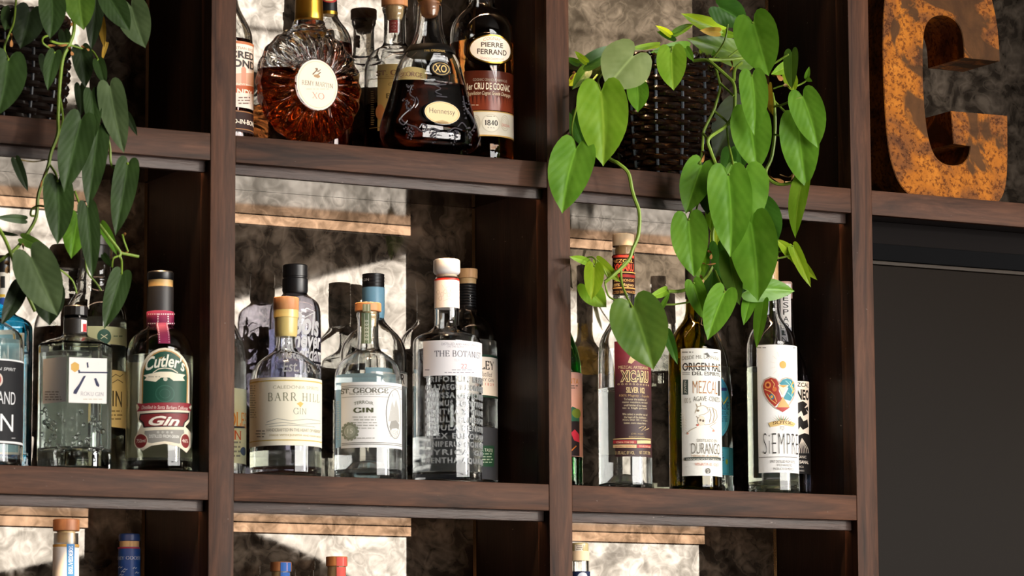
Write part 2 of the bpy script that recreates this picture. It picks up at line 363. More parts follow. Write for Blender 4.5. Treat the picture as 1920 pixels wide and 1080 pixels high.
# ------------------------------------------------------------------ label surfaces
class Cyl:
    def __init__(s, cx, cy, r, taper=None): s.cx, s.cy, s.r = cx, cy, r
    def st(s, u, v):
        d = ray(u, v); ox, oy = CAM.x-s.cx, CAM.y-s.cy
        a = d.x*d.x+d.y*d.y; b = ox*d.x+oy*d.y; c = ox*ox+oy*oy-s.r*s.r
        D = b*b-a*c
        t = (-b-math.sqrt(max(D, 0)))/a
        p = CAM+d*t
        return s.r*math.atan2(p.x-s.cx, -(p.y-s.cy)), p.z
    def p(s, q, t, off):
        a = q/s.r; return Vector((s.cx+(s.r+off)*math.sin(a), s.cy-(s.r+off)*math.cos(a), t))
    step = .0022
class Plane:
    def __init__(s, o, az): s.o = Vector(o); s.n = Vector((math.sin(az), -math.cos(az), 0)); s.t = Vector((math.cos(az), math.sin(az), 0))
    def st(s, u, v):
        d = ray(u, v); k = (s.o-CAM).dot(s.n)/d.dot(s.n); p = CAM+d*k
        return (p-s.o).dot(s.t), p.z
    def p(s, q, t, off): return Vector((s.o.x, s.o.y, 0))+s.t*q+Vector((0, 0, t))+s.n*off
    step = .02
class Label:
    """a printed sheet on a surface; artwork is collected per ink colour and becomes sub-parts"""
    def __init__(s, name, surf, parent, col, u0=None, u1=None, v0=None, v1=None, s0=None, s1=None, shape=None, label=None, mat=None, base=.0004):
        s.S, s.art, s.k, s.base = surf, {}, 1, base
        s.o = None; s.parent = parent
        bm = bmesh.new()
        if shape == 'ell': V, P = s._ell((u0+u1)/2, (v0+v1)/2, (u1-u0)/2, (v1-v0)/2)
        elif shape: V, P = [surf.st(*q) for q in shape], [tuple(range(len(shape)))]
        elif col is None: V = P = None
        else:
            um = (u0+u1)/2
            a = surf.st(u0, (v0+v1)/2)[0] if s0 is None else math.radians(s0)*surf.r
            b = surf.st(u1, (v0+v1)/2)[0] if s1 is None else math.radians(s1)*surf.r
            z1, z0 = surf.st(um, v0)[1], surf.st(um, v1)[1]
            V, P = [(a, z0), (b, z0), (b, z1), (a, z1)], [(0, 1, 2, 3)]
        if V:
            s._emit(bm, V, P, base); s.o = obj(name, bm, mat or paper(col), parent, label=label)
    def _emit(s, bm, V, P, off):
        b2 = bmesh.new(); vs = [b2.verts.new((x, y, 0)) for x, y in V]
        for p in P:
            try: b2.faces.new([vs[i] for i in p])
            except ValueError: pass
        big = [f for f in b2.faces if len(f.verts) > 4]
        if big: bmesh.ops.triangulate(b2, faces=big)
        for _ in range(6):
            es = [e for e in b2.edges if abs(e.verts[0].co.x-e.verts[1].co.x) > s.S.step]
            if not es: break
            bmesh.ops.subdivide_edges(b2, edges=es, cuts=1)
            bmesh.ops.triangulate(b2, faces=[f for f in b2.faces if len(f.verts) > 4])
        b2.verts.ensure_lookup_table(); b2.verts.index_update()
        nv = [bm.verts.new(s.S.p(v.co.x, v.co.y, off)) for v in b2.verts]
        for f in b2.faces:
            q = [nv[v.index] for v in f.verts]
            a = (q[1].co-q[0].co).cross(q[2].co-q[0].co)
            bm.faces.new(q if a.dot(CAM-q[0].co) > 0 else q[::-1])
        b2.free()
    def _put(s, V, P, col, kind):
        s.k += 1
        bm = s.art.setdefault((kind, col), bmesh.new()); s._emit(bm, V, P, s.base+.00002*s.k+.00006)
    def _ell(s, uc, vc, ru, rv, ring=0, n=40):
        a, z = s.S.st(uc, vc); ra = (s.S.st(uc+ru, vc)[0]-s.S.st(uc-ru, vc)[0])/2; a = (s.S.st(uc+ru, vc)[0]+s.S.st(uc-ru, vc)[0])/2
        rz = abs(s.S.st(uc, vc-rv)[1]-s.S.st(uc, vc+rv)[1])/2
        o = [(a+ra*math.cos(2*PI*i/n), z+rz*math.sin(2*PI*i/n)) for i in range(n)]
        if ring:
            q = 1-ring; o += [(a+ra*q*math.cos(2*PI*i/n), z+rz*q*math.sin(2*PI*i/n)) for i in range(n)]
            return o, [(i, (i+1) % n, n+(i+1) % n, n+i) for i in range(n)]
        # rings so the disc follows a curved surface
        o = [(a, z)]; P = []
        for j in (1, 2, 3):
            o += [(a+ra*j/3*math.cos(2*PI*i/n), z+rz*j/3*math.sin(2*PI*i/n)) for i in range(n)]
        for i in range(n): P.append((0, 1+i, 1+(i+1) % n))
        for j in (0, 1):
            for i in range(n): P.append((1+j*n+i, 1+j*n+n+i, 1+j*n+n+(i+1) % n, 1+j*n+(i+1) % n))
        return o, P
    def text(s, t, u0, u1, v0, v1, col='222222', font='sans', bold=0., shear=0., track=0., arch=0., vert=False, vis=1.):
        V, P = layout(t, font, bold, track)
        if shear: V = [(x+y*shear, y) for x, y in V]
        if vert: V = [(-y, x) if vert == 1 else (y, -x) for x, y in V]
        xs = [v[0] for v in V]; ys = [v[1] for v in V]
        x0, x1, y0, y1 = min(xs), max(xs), min(ys), max(ys)
        a, b = s.S.st(u0, (v0+v1)/2)[0], s.S.st(u1, (v0+v1)/2)[0]
        b = a+(b-a)/vis; um = (u0+u1)/2; z1, z0 = s.S.st(um, v0)[1], s.S.st(um, v1)[1]
        H = z1-z0
        def mp(x, y):
            f = (x-x0)/(x1-x0 or 1); g = (y-y0)/(y1-y0 or 1)
            return a+(b-a)*f, z0+H*g+arch*H*(1-(2*f-1)**2)
        s._put([mp(*v) for v in V], P, col, 'lettering'); return s
    def lines(s, n, u0, u1, v0, v1, col, seed=1, align='c', fill=.4):
        """rows of small print: short word-length dashes"""
        R = random.Random(seed); V, P = [], []
        for i in range(n):
            va = v0+(v1-v0)*(i+.2)/n; vb = va+(v1-v0)/n*fill
            w = (u1-u0)*R.uniform(.72, 1); c = (u0+u1)/2
            ua = c-w/2 if align == 'c' else u0
            u = ua
            while u < ua+w:
                l = R.uniform(4, 11); e = min(u+l, ua+w)
                q = [s.S.st(u, vb), s.S.st(e, vb), s.S.st(e, va), s.S.st(u, va)]
                b0 = len(V); V += q; P.append((b0, b0+1, b0+2, b0+3)); u = e+2
        s._put(V, P, col, 'small_print'); return s
    def rect(s, u0, u1, v0, v1, col, kind='emblem'):
        s._put([s.S.st(u0, v1), s.S.st(u1, v1), s.S.st(u1, v0), s.S.st(u0, v0)], [(0, 1, 2, 3)], col, kind); return s
    def band(s, v0, v1, col, s0=-100, s1=100, u=None):
        r = s.S.r; u = u or 0
        z1, z0 = s.S.st(u, v0)[1], s.S.st(u, v1)[1]; a, b = math.radians(s0)*r, math.radians(s1)*r
        s._put([(a, z0), (b, z0), (b, z1), (a, z1)], [(0, 1, 2, 3)], col, 'printed_band'); return s
    def ell(s, uc, vc, ru, rv, col, ring=0): s._put(*s._ell(uc, vc, ru, rv, ring), col, 'emblem'); return s
    def poly(s, pts, col): s._put([s.S.st(*p) for p in pts], [tuple(range(len(pts)))], col, 'emblem'); return s
    def line(s, pts, w, col, closed=False):
        q = list(pts)+([pts[0]] if closed else []); V, P = [], []
        for i, p in enumerate(q):
            a, b = q[max(i-1, 0)], q[min(i+1, len(q)-1)]; dx, dy = b[0]-a[0], b[1]-a[1]; l = math.hypot(dx, dy) or 1
            V += [s.S.st(p[0]-dy/l*w/2, p[1]+dx/l*w/2), s.S.st(p[0]+dy/l*w/2, p[1]-dx/l*w/2)]
        s._put(V, [(2*i, 2*i+1, 2*i+3, 2*i+2) for i in range(len(q)-1)], col, 'line_drawing'); return s
    def done(s, mats=None):
        for (kind, col), bm in s.art.items():
            obj(kind, bm, (mats or {}).get(col) or ink(col), s.o if s.o is not None else s.parent)
        s.art = {}

# ------------------------------------------------------------------ the room
def struct(o): o['kind'] = 'structure'; return o
def plaster(name, c, r=.8):
    m, N, L, b = new_mat(name); n = noise(N, L, tex(N, L), 6, 5); rp = ramp(N, [(.3, tuple(x*.85 for x in lin(c))), (.7, lin(c))])
    L.new(n.outputs['Fac'], rp.inputs[0]); L.new(rp.outputs[0], b.inputs['Base Color']); b.inputs['Roughness'].default_value = r; return m
DARKW = plaster('dark_painted_wall', '2a2421'); CEIL = plaster('ceiling_paint', '3a332d'); FLOORM = plaster('floor_boards', '4a3526', .4)
FZ, CZ, RX0, RX1, WB = -1.75, 2.35, -5.5, 7.2, .30
struct(boxobj('floor', (RX0, RX1, YW, WB, FZ-.1, FZ), FLOORM))
struct(boxobj('ceiling', (RX0, RX1, YW, WB, CZ, CZ+.1), CEIL))
struct(boxobj('wall_left', (RX0-.1, RX0, YW, WB, FZ, CZ), DARKW))
struct(boxobj('wall_right', (RX1, RX1+.1, YW, WB, FZ, CZ), DARKW))
struct(boxobj('wall_back', (RX0, RX1, WB, WB+.1, FZ, CZ), DARKW))
def wall_with_openings():
    bm = bmesh.new(); xs = sorted({RX0, RX1, *[w[0] for w in WINDOWS], *[w[1] for w in WINDOWS]})
    for a, b in zip(xs, xs[1:]):
        zs = sorted((w[2], w[3]) for w in WINDOWS if w[0] <= a and w[1] >= b); z = FZ
        for z0, z1 in zs: box(bm, a, b, YW-.12, YW, z, z0); z = z1
        box(bm, a, b, YW-.12, YW, z, CZ)
    return bm
struct(obj('wall_front', wall_with_openings(), DARKW, smooth=False))
for k, (x0, x1, z0, z1) in enumerate(WINDOWS):
    bm = bmesh.new(); t = .03
    box(bm, x0-t, x0, YW-.13, YW+.02, z0-t, z1+t); box(bm, x1, x1+t, YW-.13, YW+.02, z0-t, z1+t)
    box(bm, x0, x1, YW-.13, YW+.02, z0-t, z0); box(bm, x0, x1, YW-.13, YW+.02, z1, z1+t)
    struct(obj('window_%d' % (k+1), bm, plain('window_frame_paint', '2c2624', .5), smooth=False))
# outside the windows: a dull lapped neighbour wall, with slats and dark sheets added for the mirrors
def lapped(name, x0, x1, y, z0, n, col):
    bm = bmesh.new()
    for i in range(n):
        z = z0+i*.19
        bm.faces.new([bm.verts.new(p) for p in ((x0, y, z), (x1, y, z), (x1, y-.035, z+.185), (x0, y-.035, z+.185))])
        bm.faces.new([bm.verts.new(p) for p in ((x0, y-.09, z-.006), (x1, y-.09, z-.006), (x1, y, z), (x0, y, z))])
    box(bm, x0, x1, y-.3, y-.1, z0-.01, z0+n*.19)
    return struct(obj(name, bm, plain('lapped_boards', col, .8), smooth=False))
bm = bmesh.new()
for i in range(14): box(bm, -1, 5.42, -9.02, -9, 1.74+i*.19, 1.757+i*.19)
struct(obj('added_slats_1', bm, plain('slat_paint', '6b655d', .8), smooth=False))  # slats added to draw thin dark lines in the upper mirrors
lapped('wall_outside', 5.43, 12, -9.05, 1.72, 13, '8f8474')  # board colour dulled, standing in for shade on the wall opposite
def sail(P, label):  # added sheet, shaped for a slanted dark area in the mirrors
    bm = bmesh.new(); a = [bm.verts.new(p) for p in P]; b = [bm.verts.new((x, y-.012, z)) for x, y, z in P]
    bm.faces.new(a); bm.faces.new(b[::-1])
    for i in range(len(P)): bm.faces.new((a[i], b[i], b[(i+1) % len(P)], a[(i+1) % len(P)]))
    o = obj('added_sheet', bm, plain('dark_sheet', '1d1a17', .9), smooth=False); o['label'] = label; o['category'] = 'added sheet'
sail([(2.0, -4.85, .83), (4.6, -4.85, 1.62), (4.6, -4.95, 2.0), (2.0, -4.95, 1.30)], 'added dark sheet outside the window, sloped to make the dark diagonal in the mirrors')
sail([(1.65, -4.84, .15), (2.0, -4.84, .225), (2.22, -4.84, .35), (2.38, -4.84, .30), (2.62, -4.84, .215), (2.80, -4.84, .13), (2.66, -4.92, .04), (2.1, -4.92, .05), (1.65, -4.92, -.02)], 'small added dark sheet low outside the window, outlined to darken the lower mirrors')

# ------------------------------------------------------------------ shelving
PX, PZ, TS = .46, .4056, .0327      # pitch across, pitch up, stile width
D = .197                            # front to mirror
YA0, YA1 = .0115, .0205             # apron board
shelving = thing('bar_shelving', 'dark walnut back-bar shelving grid with antiqued mirror backs', 'shelving', (0, 0, -PZ))
COLS = range(-1, 4)
for i in COLS:
    boxobj('stile', (i*PX, i*PX+TS, 0, .030, -2*PZ+.2, 2*PZ+.1), WOOD_V, shelving, bev=.0012)
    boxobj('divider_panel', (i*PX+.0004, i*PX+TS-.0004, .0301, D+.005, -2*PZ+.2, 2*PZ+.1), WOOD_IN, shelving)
for i in COLS[:-1]:
    x0, x1 = i*PX+TS, (i+1)*PX
    for j in (-1, 0, 1, 2):
        z = j*PZ
        if i == 2 and j < 1 : continue
        boxobj('rail', (x0+.0002, x1-.0002, .0006, .0113, z-.0328, z), WOOD_H, shelving, bev=.001)
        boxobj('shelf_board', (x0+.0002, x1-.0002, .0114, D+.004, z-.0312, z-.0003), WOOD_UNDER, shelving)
        if i == 2: continue
        boxobj('apron', (x0+.0004, x1-.0006, YA0+.001, YA1, z-.0456, z-.0315), WOOD_APRON, shelving, bev=.0012)
        boxobj('led_strip', (x0+.004, x1-.004, YA1+.0002, YA1+.0022, z-.0442, z-.0322), LED, shelving, smooth=False, label='glowing warm light strip')
        la = bpy.data.lights.new('strip_light', 'AREA'); la.shape = 'RECTANGLE'; la.size = x1-x0-.006; la.size_y = .003; la.energy = .3; la.color = (1, .62, .32); la.spread = math.radians(26)
        lo = bpy.data.objects.new('strip_light', la); C.objects.link(lo); lo.parent = shelving; lo.location = ((x0+x1)/2, .0245, z-.0452+PZ); lo.rotation_euler = (math.radians(11), 0, 0)
    for j in (-1, 0, 1):
        if i == 2 and j < 1: continue
        z0, z1 = j*PZ, (j+1)*PZ-.0314
        boxobj('mirror_back', (x0+.0003, x1-.0003, D, D+.004, z0, z1), MIRROR, shelving, smooth=False, label='mottled antique mirror')
        bm = bmesh.new(); w = .0026   # bevelled glass edge right of the mirror; its gold colour stands for strip-light glow
        vs = [bm.verts.new(p) for p in ((x1-.0004-w, D-.0002, z0+.001), (x1-.0004, D-.004, z0+.001), (x1-.0004, D-.004, z1-.001), (x1-.0004-w, D-.0002, z1-.001))]
        vb = [bm.verts.new((v.co.x, D-.00005, v.co.z)) for v in vs]
        bm.faces.new(vs)
        obj('mirror_bevel', bm, plain('bevel_glow_gold', 'd8b98a', .18, 1.), shelving, smooth=False)

# the wide bay at right: dark recess with a flat screen under a cloth-covered bar
xs0 = 2*PX+TS
boxobj('recess_panel', (xs0+.0004, 3*PX-.0004, .055, .06, -2*PZ+.2, PZ-.0315), plain('black_recess', '0e0908', .6, 0, 0, .05), shelving)
scr = thing('flat_screen', 'large dark flat screen recessed under the rusty letter', 'screen', (xs0+.21, .03, -.3))
p = at(1700, 494, .03); q = at(1700, 499.5, .03)
x0, x1 = xs0+.001, 3*PX-.001
boxobj('screen_glass', (x0, x1, .031, .05, -2*PZ+.25, q.z-.0012), plain('dark_screen', '19130e', .45, 0, 0, .05), scr, bev=.0008)
boxobj('bezel', (x0, x1, .03, .05, q.z, p.z+.0008), plain('brown_bezel', '3a322b', .5, 0, 0, .1), scr, bev=.0008)
p2 = at(1700, 460, .026)
sb = boxobj('cloth_bar', (x0, x1, .026, .054, p.z+.001, p2.z), plain('charcoal_cloth', '111112', .9, 0, 0, .05), None, bev=.003)
sb['label'] = 'charcoal cloth-covered bar running above the flat screen'; sb['category'] = 'speaker'

# ------------------------------------------------------------------ bottles
class Bottle: pass
def bottle(name, label, uc, y, zb, prof, gl=GLASS, liq=None, lv=None, wall=.0024, foot=.009, punt=0, caps=(), sy=1., n=2., az=0., smooth=2, cat='bottle', group=None, seg=48):
    """prof: (v, half-width in px) down the photograph; closes on the shelf at zb"""
    b = Bottle(); b.uc, b.y, b.zb = uc, y, zb
    vm = sum(p[0] for p in prof)/len(prof)
    c = at(uc, vm, y); b.x = c.x; b.k = mpp(c)
    Z = lambda v: at(uc, v, y).z
    b.Z = Z
    b.root = thing(name, label, cat, (b.x, y, zb), group)
    if prof:
        rz = [(hw*b.k, Z(v)) for v, hw in prof]
        rl = rz[-1][0]
        out = chaikin(rz, smooth) if smooth else rz
        out = [q for q in out if q[1] > zb+.006]+[(rl, zb+.0045), (rl-.0012, zb+.0015), (rl-.0045, zb+.0003)]
        if punt: out += [(rl*.72, zb+.001), (rl*.4, zb+punt*.6), (.002, zb+punt)]
        b.r = rl; b.out = out
        bm = bmesh.new()
        lathe(bm, b.x, y, out, seg, 1, sy, n, az, close0=False)
        inn = [(max(r-wall, .001), z) for r, z in out if z > zb+foot]
        inn[0] = (inn[0][0], out[0][1])
        fl = max(foot, 0)+zb
        inn += [(max(rl-wall-.002, .001), fl+.0005), (max(rl-wall-.008, .001), fl)]
        if punt: inn += [(rl*.6, fl+.001), (rl*.36, fl+punt*.75), (.0018, fl+punt*.9)]
        lathe(bm, b.x, y, inn, seg, 1, sy, n, az, flip=True, close0=False)
        # lip joining outer and inner wall
        bm.verts.ensure_lookup_table()
        N0 = len(out)*seg
        for k in range(seg):
            bm.faces.new((bm.verts[k], bm.verts[(k+1) % seg], bm.verts[N0+(k+1) % seg], bm.verts[N0+k]))
        b.glass = obj('glass_body', bm, gl, b.root, ang=50)
        if liq:
            zl = Z(lv); e = .0006
            li = [(r+e, z) for r, z in inn if z < zl]
            above = [q for q in inn if q[1] >= zl]
            if above and li:
                a, c2 = above[-1], li[0]; t = (a[1]-zl)/max(a[1]-(c2[1]), 1e-6)
                li = [(a[0]+(c2[0]-e-a[0])*t+e, zl)]+li
            li = [(r, z-(.0004 if i >= len(li)-2 else 0)) for i, (r, z) in enumerate(li)]
            bm = bmesh.new(); lathe(bm, b.x, y, li, seg, 1, sy, n, az)
            b.liquid = obj('liquid', bm, liq, b.root)
    for cp in caps:
        nm, mt, pr = cp[:3]
        bm = bmesh.new(); pts = [(hw*b.k, Z(v)) for v, hw in pr]
        lathe(bm, b.x, y, pts, 32)
        obj(nm, bm, mt, b.root, ang=35)
    return b
def cyl(b, hw=None): return Cyl(b.x, b.y, (hw*b.k if hw else b.r))
def ridged(b, name, mat, v0, v1, hw, n=3, depth=.6):
    pts = []
    for i in range(n*4+1):
        f = i/(n*4); pts.append((v0+(v1-v0)*f, hw-(depth if i % 4 == 2 else 0)))
    pts = [(v0-.8, hw-2)]+pts
    bm = bmesh.new(); lathe(bm, b.x, b.y, [(h*b.k, b.Z(v)) for v, h in pts], 36); return obj(name, bm, mat, b.root, ang=60)
def ticks(b, name, mat, v0, v1, hw, n=60):
    """fine vertical knurling round a cap"""
    bm = bmesh.new(); ring = []
    for v in (v0, v1):
        ring.append([bm.verts.new((b.x+(hw-(.7 if k % 2 else 0))*b.k*math.cos(2*PI*k/n), b.y+(hw-(.7 if k % 2 else 0))*b.k*math.sin(2*PI*k/n), b.Z(v))) for k in range(n)])
    for k in range(n): bm.faces.new((ring[0][k], ring[1][k], ring[1][(k+1) % n], ring[0][(k+1) % n]))
    bm.faces.new(ring[0]); bm.faces.new(ring[1][::-1]); return obj(name, bm, mat, b.root, smooth=False)
ZA, ZB_, ZC = PZ, 0., -PZ
TXT = '3a3a36'

# ---- middle bay, centre: gins
b = bottle('gin_bottle', 'clear bottle with pale teal label, half hidden by the stile left of the orange-capped bottle', 405, .145, ZB_,
    [(480, 15), (560, 16), (585, 20), (615, 40), (650, 54), (700, 57), (880, 57)], GLASS, GIN, 640,
    caps=[('cap', BLACK, [(455, 16), (500, 17)])])
L = Label('label', cyl(b), b.root, 'b9cfc6', 405, 462, 727, 868, s0=-70, s1=95)
L.text('BOODLES', 380, 461, 770, 800, 'b9802c', 'serif', .03).text('GIN', 405, 452, 806, 824, 'a8502e', 'serif').lines(4, 415, 455, 826, 860, '6d7f86', 3).ell(455, 846, 5, 8, '2f4a72')
L.rect(400, 458, 800, 803, '24324f').done()

b = bottle('genever_bottle', 'smoky grey bottle with white script lettering and black cap behind the orange-capped bottle', 553, .148, ZB_,
    [(540, 21), (552, 22), (558, 30), (566, 42), (580, 48), (610, 49), (700, 49), (890, 49)], GLASS_GREY, glass('dark_tinted_spirit', (.5, .5, .62), 1.33), 620, smooth=2,
    caps=[('cap', BLACK, [(497, 22), (499, 23.5), (519, 23.5), (520, 22.5), (522, 22.5), (524, 24), (546, 24), (552, 22)])])
bm = bmesh.new(); rr = b.r-.003
L = Label('printed_glass', cyl(b), b.root, None, base=.0003)
L.text('Bols', 546, 597, 588, 632, 'f0f0f2', bold=.03, shear=.2, arch=.1).text('Genever', 520, 600, 620, 652, 'f0f0f2', bold=.03, shear=.2)
L.text('Amsterdam', 512, 601, 648, 676, 'f0f0f2', bold=.02, shear=.25).text('Est. 1575', 530, 601, 680, 698, 'f0f0f2', bold=.01, shear=.2)
L.line([(556, 592), (575, 578), (590, 585), (570, 596)], 2, 'f0f0f2').done()

b = bottle('gin_bottle', 'clear gin bottle with cream label, yellow wax neck and orange wooden cap', 536, .053, ZB_,
    [(600, 17), (632, 17.5), (650, 18.5), (658, 22), (666, 34), (678, 50), (692, 61), (710, 66.5), (760, 67), (886, 67)], GLASS, GIN_PALE, 849, punt=.004, foot=.012,
    caps=[('cap', CAP_ORANGE, [(558, 22), (559, 24), (580, 24), (582, 23)]),
          ('wax_neck', plain('amber_wax', 'd8bf78', .35, 0, .3), [(582, 23.5), (596, 23.5), (597, 22.5), (600, 22), (626, 21.5), (632, 19.5)])])
L = Label('label', cyl(b), b.root, 'f1e9d4', 470, 602, 707, 835, s0=-128, s1=97)
L.band(712, 714.5, 'd0b45f', -128, 97, 536).band(824, 826, 'd0b45f', -128, 97, 536)
L.text('CALEDONIA SPIRITS', 512, 596, 723, 729, 'b0a98f').text('BARR HILL', 503, 598, 736, 752, '85856a', 'serif', -.005, 0, .12)
L.poly([(556, 757), (563, 753), (569, 757), (566, 760), (563, 764), (560, 760)], 'e0b65a').text('GIN', 550, 574, 765, 777, 'a3a38e', 'serif', -.01)
L.line([(500, 792), (520, 785), (545, 789), (575, 786), (600, 790)], 1, '9c9c90').line([(498, 797), (530, 792), (560, 796), (600, 794)], 1, '9c9c90').line([(505, 800), (540, 797), (590, 801)], 1, '9c9c90')
L.text('HANDCRAFTED IN THE HEART OF VERMONT', 500, 600, 803, 809, 'a29c88').text('MADE WITH JUNIPER AND RAW HONEY', 506, 601, 814, 819, 'c9b889')
L.lines(14, 470, 482, 722, 785, 'aca690', 4, 'l').lines(3, 480, 498, 806, 822, '8f8a78', 5).done()

b = bottle('gin_bottle', 'clear gin bottle with ridged black screw cap and light blue capsule in the middle bay', 700, .148, ZB_,
    [(570, 18), (596, 19), (606, 24), (618, 36), (632, 50), (650, 60), (675, 63), (886, 63)], GLASS, GIN, 700,
    caps=[('capsule', plain('light_blue_foil', '7fb3cf', .35), [(540, 21), (542, 21.5), (585, 21.5), (598, 20)])])
ridged(b, 'screw_cap', BLACK, 515, 540, 21, 4)
L = Label('cap_print', cyl(b, 21.3), b.root, None, base=.0006); L.text('GIN', 682, 692, 522, 527, 'd8d8d8').done()
L = Label('label', cyl(b), b.root, 'e4e6e6', 748, 762, 700, 724, s0=-30, s1=72); L.text('R', 751, 758, 701, 720, '222222', bold=.02).done()
L = Label('front_print', cyl(b), b.root, '8fb7cc', 700, 750, 690, 840, s0=-40, s1=20); L.done()

b = bottle('gin_bottle', 'clear bottle with white engraved label and green paper strip over its wooden cap', 690, .054, ZB_,
    [(584, 21), (594, 22), (598, 19.5), (640, 20), (656, 22), (662, 30), (672, 45), (684, 56), (700, 62), (730, 63), (893, 63)], GLASS, GIN, 706, punt=.019, foot=.008, smooth=2,
    caps=[('cap', CAP_ORANGE, [(569, 24), (570, 25), (584, 25), (585, 24)]), ('cork', CORK, [(585, 16), (612, 15)])])
sf = cyl(b, 22.3); L = Label('paper_strip', sf, b.root, '6f7d63', 678, 696, 586, 644); L.line([(683.5, 588), (683.5, 643)], 1, 'cfd5c4').line([(691, 588), (691, 643)], 1, 'cfd5c4'); L.text('0 0 0 0 0 0', 684.5, 690, 600, 638, 'dfe3d6', vert=1); L.done()
L = Label('paper_strip', cyl(b, 25.2), b.root, '7d866c', 680, 695, 570, 584); L.line([(684.5, 570.5), (684.5, 583.5)], 1, 'cfd5c4').line([(691, 570.5), (691, 583.5)], 1, 'cfd5c4').done()
L = Label('label', cyl(b), b.root, 'f0edec', 630, 748, 716, 839, s0=-78, s1=98)
for v in (722, 725): L.band(v, v+1.2, '8c8a84', -76, 97, 690)
for v in (829, 832): L.band(v, v+1.6, '8c8a84', -76, 97, 690)
L.band(743, 744, 'a5a39c', -76, 97, 690)
L.text('ST. GEORGE', 640, 728, 727, 737, '77756b', 'serif', .06).lines(1, 655, 715, 737, 742, 'b0aea6', 2)
L.text('TERROIR', 664, 700, 754, 760, '6c7058', arch=.5).text('GIN', 663, 700, 764, 774, '55583f', 'serif', .07)
L.lines(5, 660, 708, 780, 806, 'b4b2ac', 6)
L.ell(657, 809, 14, 15, '8e9280', .25).ell(657, 809, 10, 11, 'a8ab9a').text('15', 652, 662, 804, 813, 'e6e6dc')
for i in range(14): L.ell(657+14*math.cos(i*2*PI/14), 809+15*math.sin(i*2*PI/14), 2.6, 2.8, '8e9280')
L.ell(737, 776, 13.5, 47, 'a9a7a2').ell(737, 776, 12.5, 45, 'e4e1dd')
L.poly([(727, 790), (731, 768), (734, 752), (738, 764), (741, 748), (746, 770), (747, 792)], 'bdbab5').poly([(729, 800), (732, 790), (741, 788), (747, 796), (746, 806), (742, 803), (734, 804), (731, 808)], '9a9791')
L.lines(9, 728, 746, 806, 820, 'aaa7a2', 8).lines(1, 668, 705, 820, 824, 'a9a7a0', 9).lines(22, 632.5, 638, 752, 826, 'c2c0ba', 9, 'l').done()

b = bottle('gin_bottle', 'square-shouldered clear bottle with raised lettering, white neck sleeve and white stopper', 838, .060, ZB_,
    [(519, 20), (524, 22), (534, 23), (580, 23), (606, 22.5), (616, 25), (624, 38), (631, 56), (638, 63), (650, 64.5), (760, 65), (901, 65)], GLASS, GIN, 822, foot=.014,
    caps=[('stopper', WHITE, [(487, 22), (489, 25), (510, 25.5), (514, 23), (516, 19)]), ('stopper_cork', plain('stopper_cork', 'cdb89c', .6), [(515, 19), (521, 19)]),
          ('red_ring', plain('red_band', 'c0281f', .4), [(524, 23.6), (527.5, 23.8)]), ('neck_sleeve', paper('d9d8dc'), [(527.5, 23.7), (579, 23.9)])])
L = Label('sleeve_print', cyl(b, 23.9), b.root, None, base=.0005)
for (q, w) in ((822, 548), (829, 552), (835, 547), (841, 553), (826, 560), (847, 545)):
    L.line([(q-3, w), (q-1.5, w-3.5), (q+1.5, w-3.5), (q+3, w), (q+1.5, w+3.5), (q-1.5, w+3.5)], .8, 'b3aeb4', True)
L.line([(828, 533), (834, 542), (842, 536), (850, 545)], .8, 'bdb9bd').line([(830, 565), (842, 560), (852, 568)], .8, 'bdb9bd').done()
L = Label('label', cyl(b), b.root, 'f1ecee', 793, 903, 638, 704, s0=-70, s1=62)
L.text('DISTILLED AND HAND CRAFTED', 828, 896, 643, 647.5, 'a8a2a8').text('ON THE ISLAND OF ISLAY', 838, 886, 648.5, 652, 'b4aeb4')
L.text('THE BOTANIST', 815, 899.5, 657, 669, '5e5962', 'serif', vis=.97).text('ISLAY DRY GIN', 852, 884, 673, 678, 'd9d3d8').text('22', 864, 875.5, 682, 691, 'd97f7c', 'serif')
L.lines(1, 842, 890, 692, 696, 'aaa3aa', 3).lines(1, 826, 896, 697, 701, 'aaa3aa', 4).lines(1, 797, 806, 692, 696, '77727a', 5).done()
words = ['TRIFOLIUM REPENS', 'CRATAEGUS MONOGYNA', 'MELISSA OFFICINALIS', 'THYMUS POLYTRICHUS', 'MENTHA X VILLOSA', 'BETULA PUBESCENS', 'BETULA PENDULA', 'ULEX EUROPAEUS', 'JUNIPERUS COMMUNIS', 'MYRICA GALE', 'MENTHA AQUATICA']
bm = bmesh.new(); sf = cyl(b)
for i, w in enumerate(words):
    v0 = 712+i*15.1; V, P = layout(w, 'sans', .03, .12)
    x1 = max(q[0] for q in V); z1, z0 = b.Z(v0), b.Z(v0+10)
    a0, a1 = math.radians(-66)*sf.r, math.radians(70)*sf.r
    lay = []
    for off in (-.0002, .0013):
        lay.append([bm.verts.new(sf.p(a0+(a1-a0)*x/x1, z0+(z1-z0)*yv/.72, off)) for x, yv in V])
    ed = {}
    for f in P:
        bm.faces.new([lay[1][k] for k in f])
        for k in range(len(f)):
            e = (f[k], f[(k+1) % len(f)]); ed[e] = 1
    for (i0, i1) in ed:
        if (i1, i0) not in ed: bm.faces.new((lay[0][i0], lay[0][i1], lay[1][i1], lay[1][i0]))
    for f in P: bm.faces.new([lay[0][k] for k in f][::-1])
obj('raised_lettering', bm, RAISED, b.root, smooth=False)

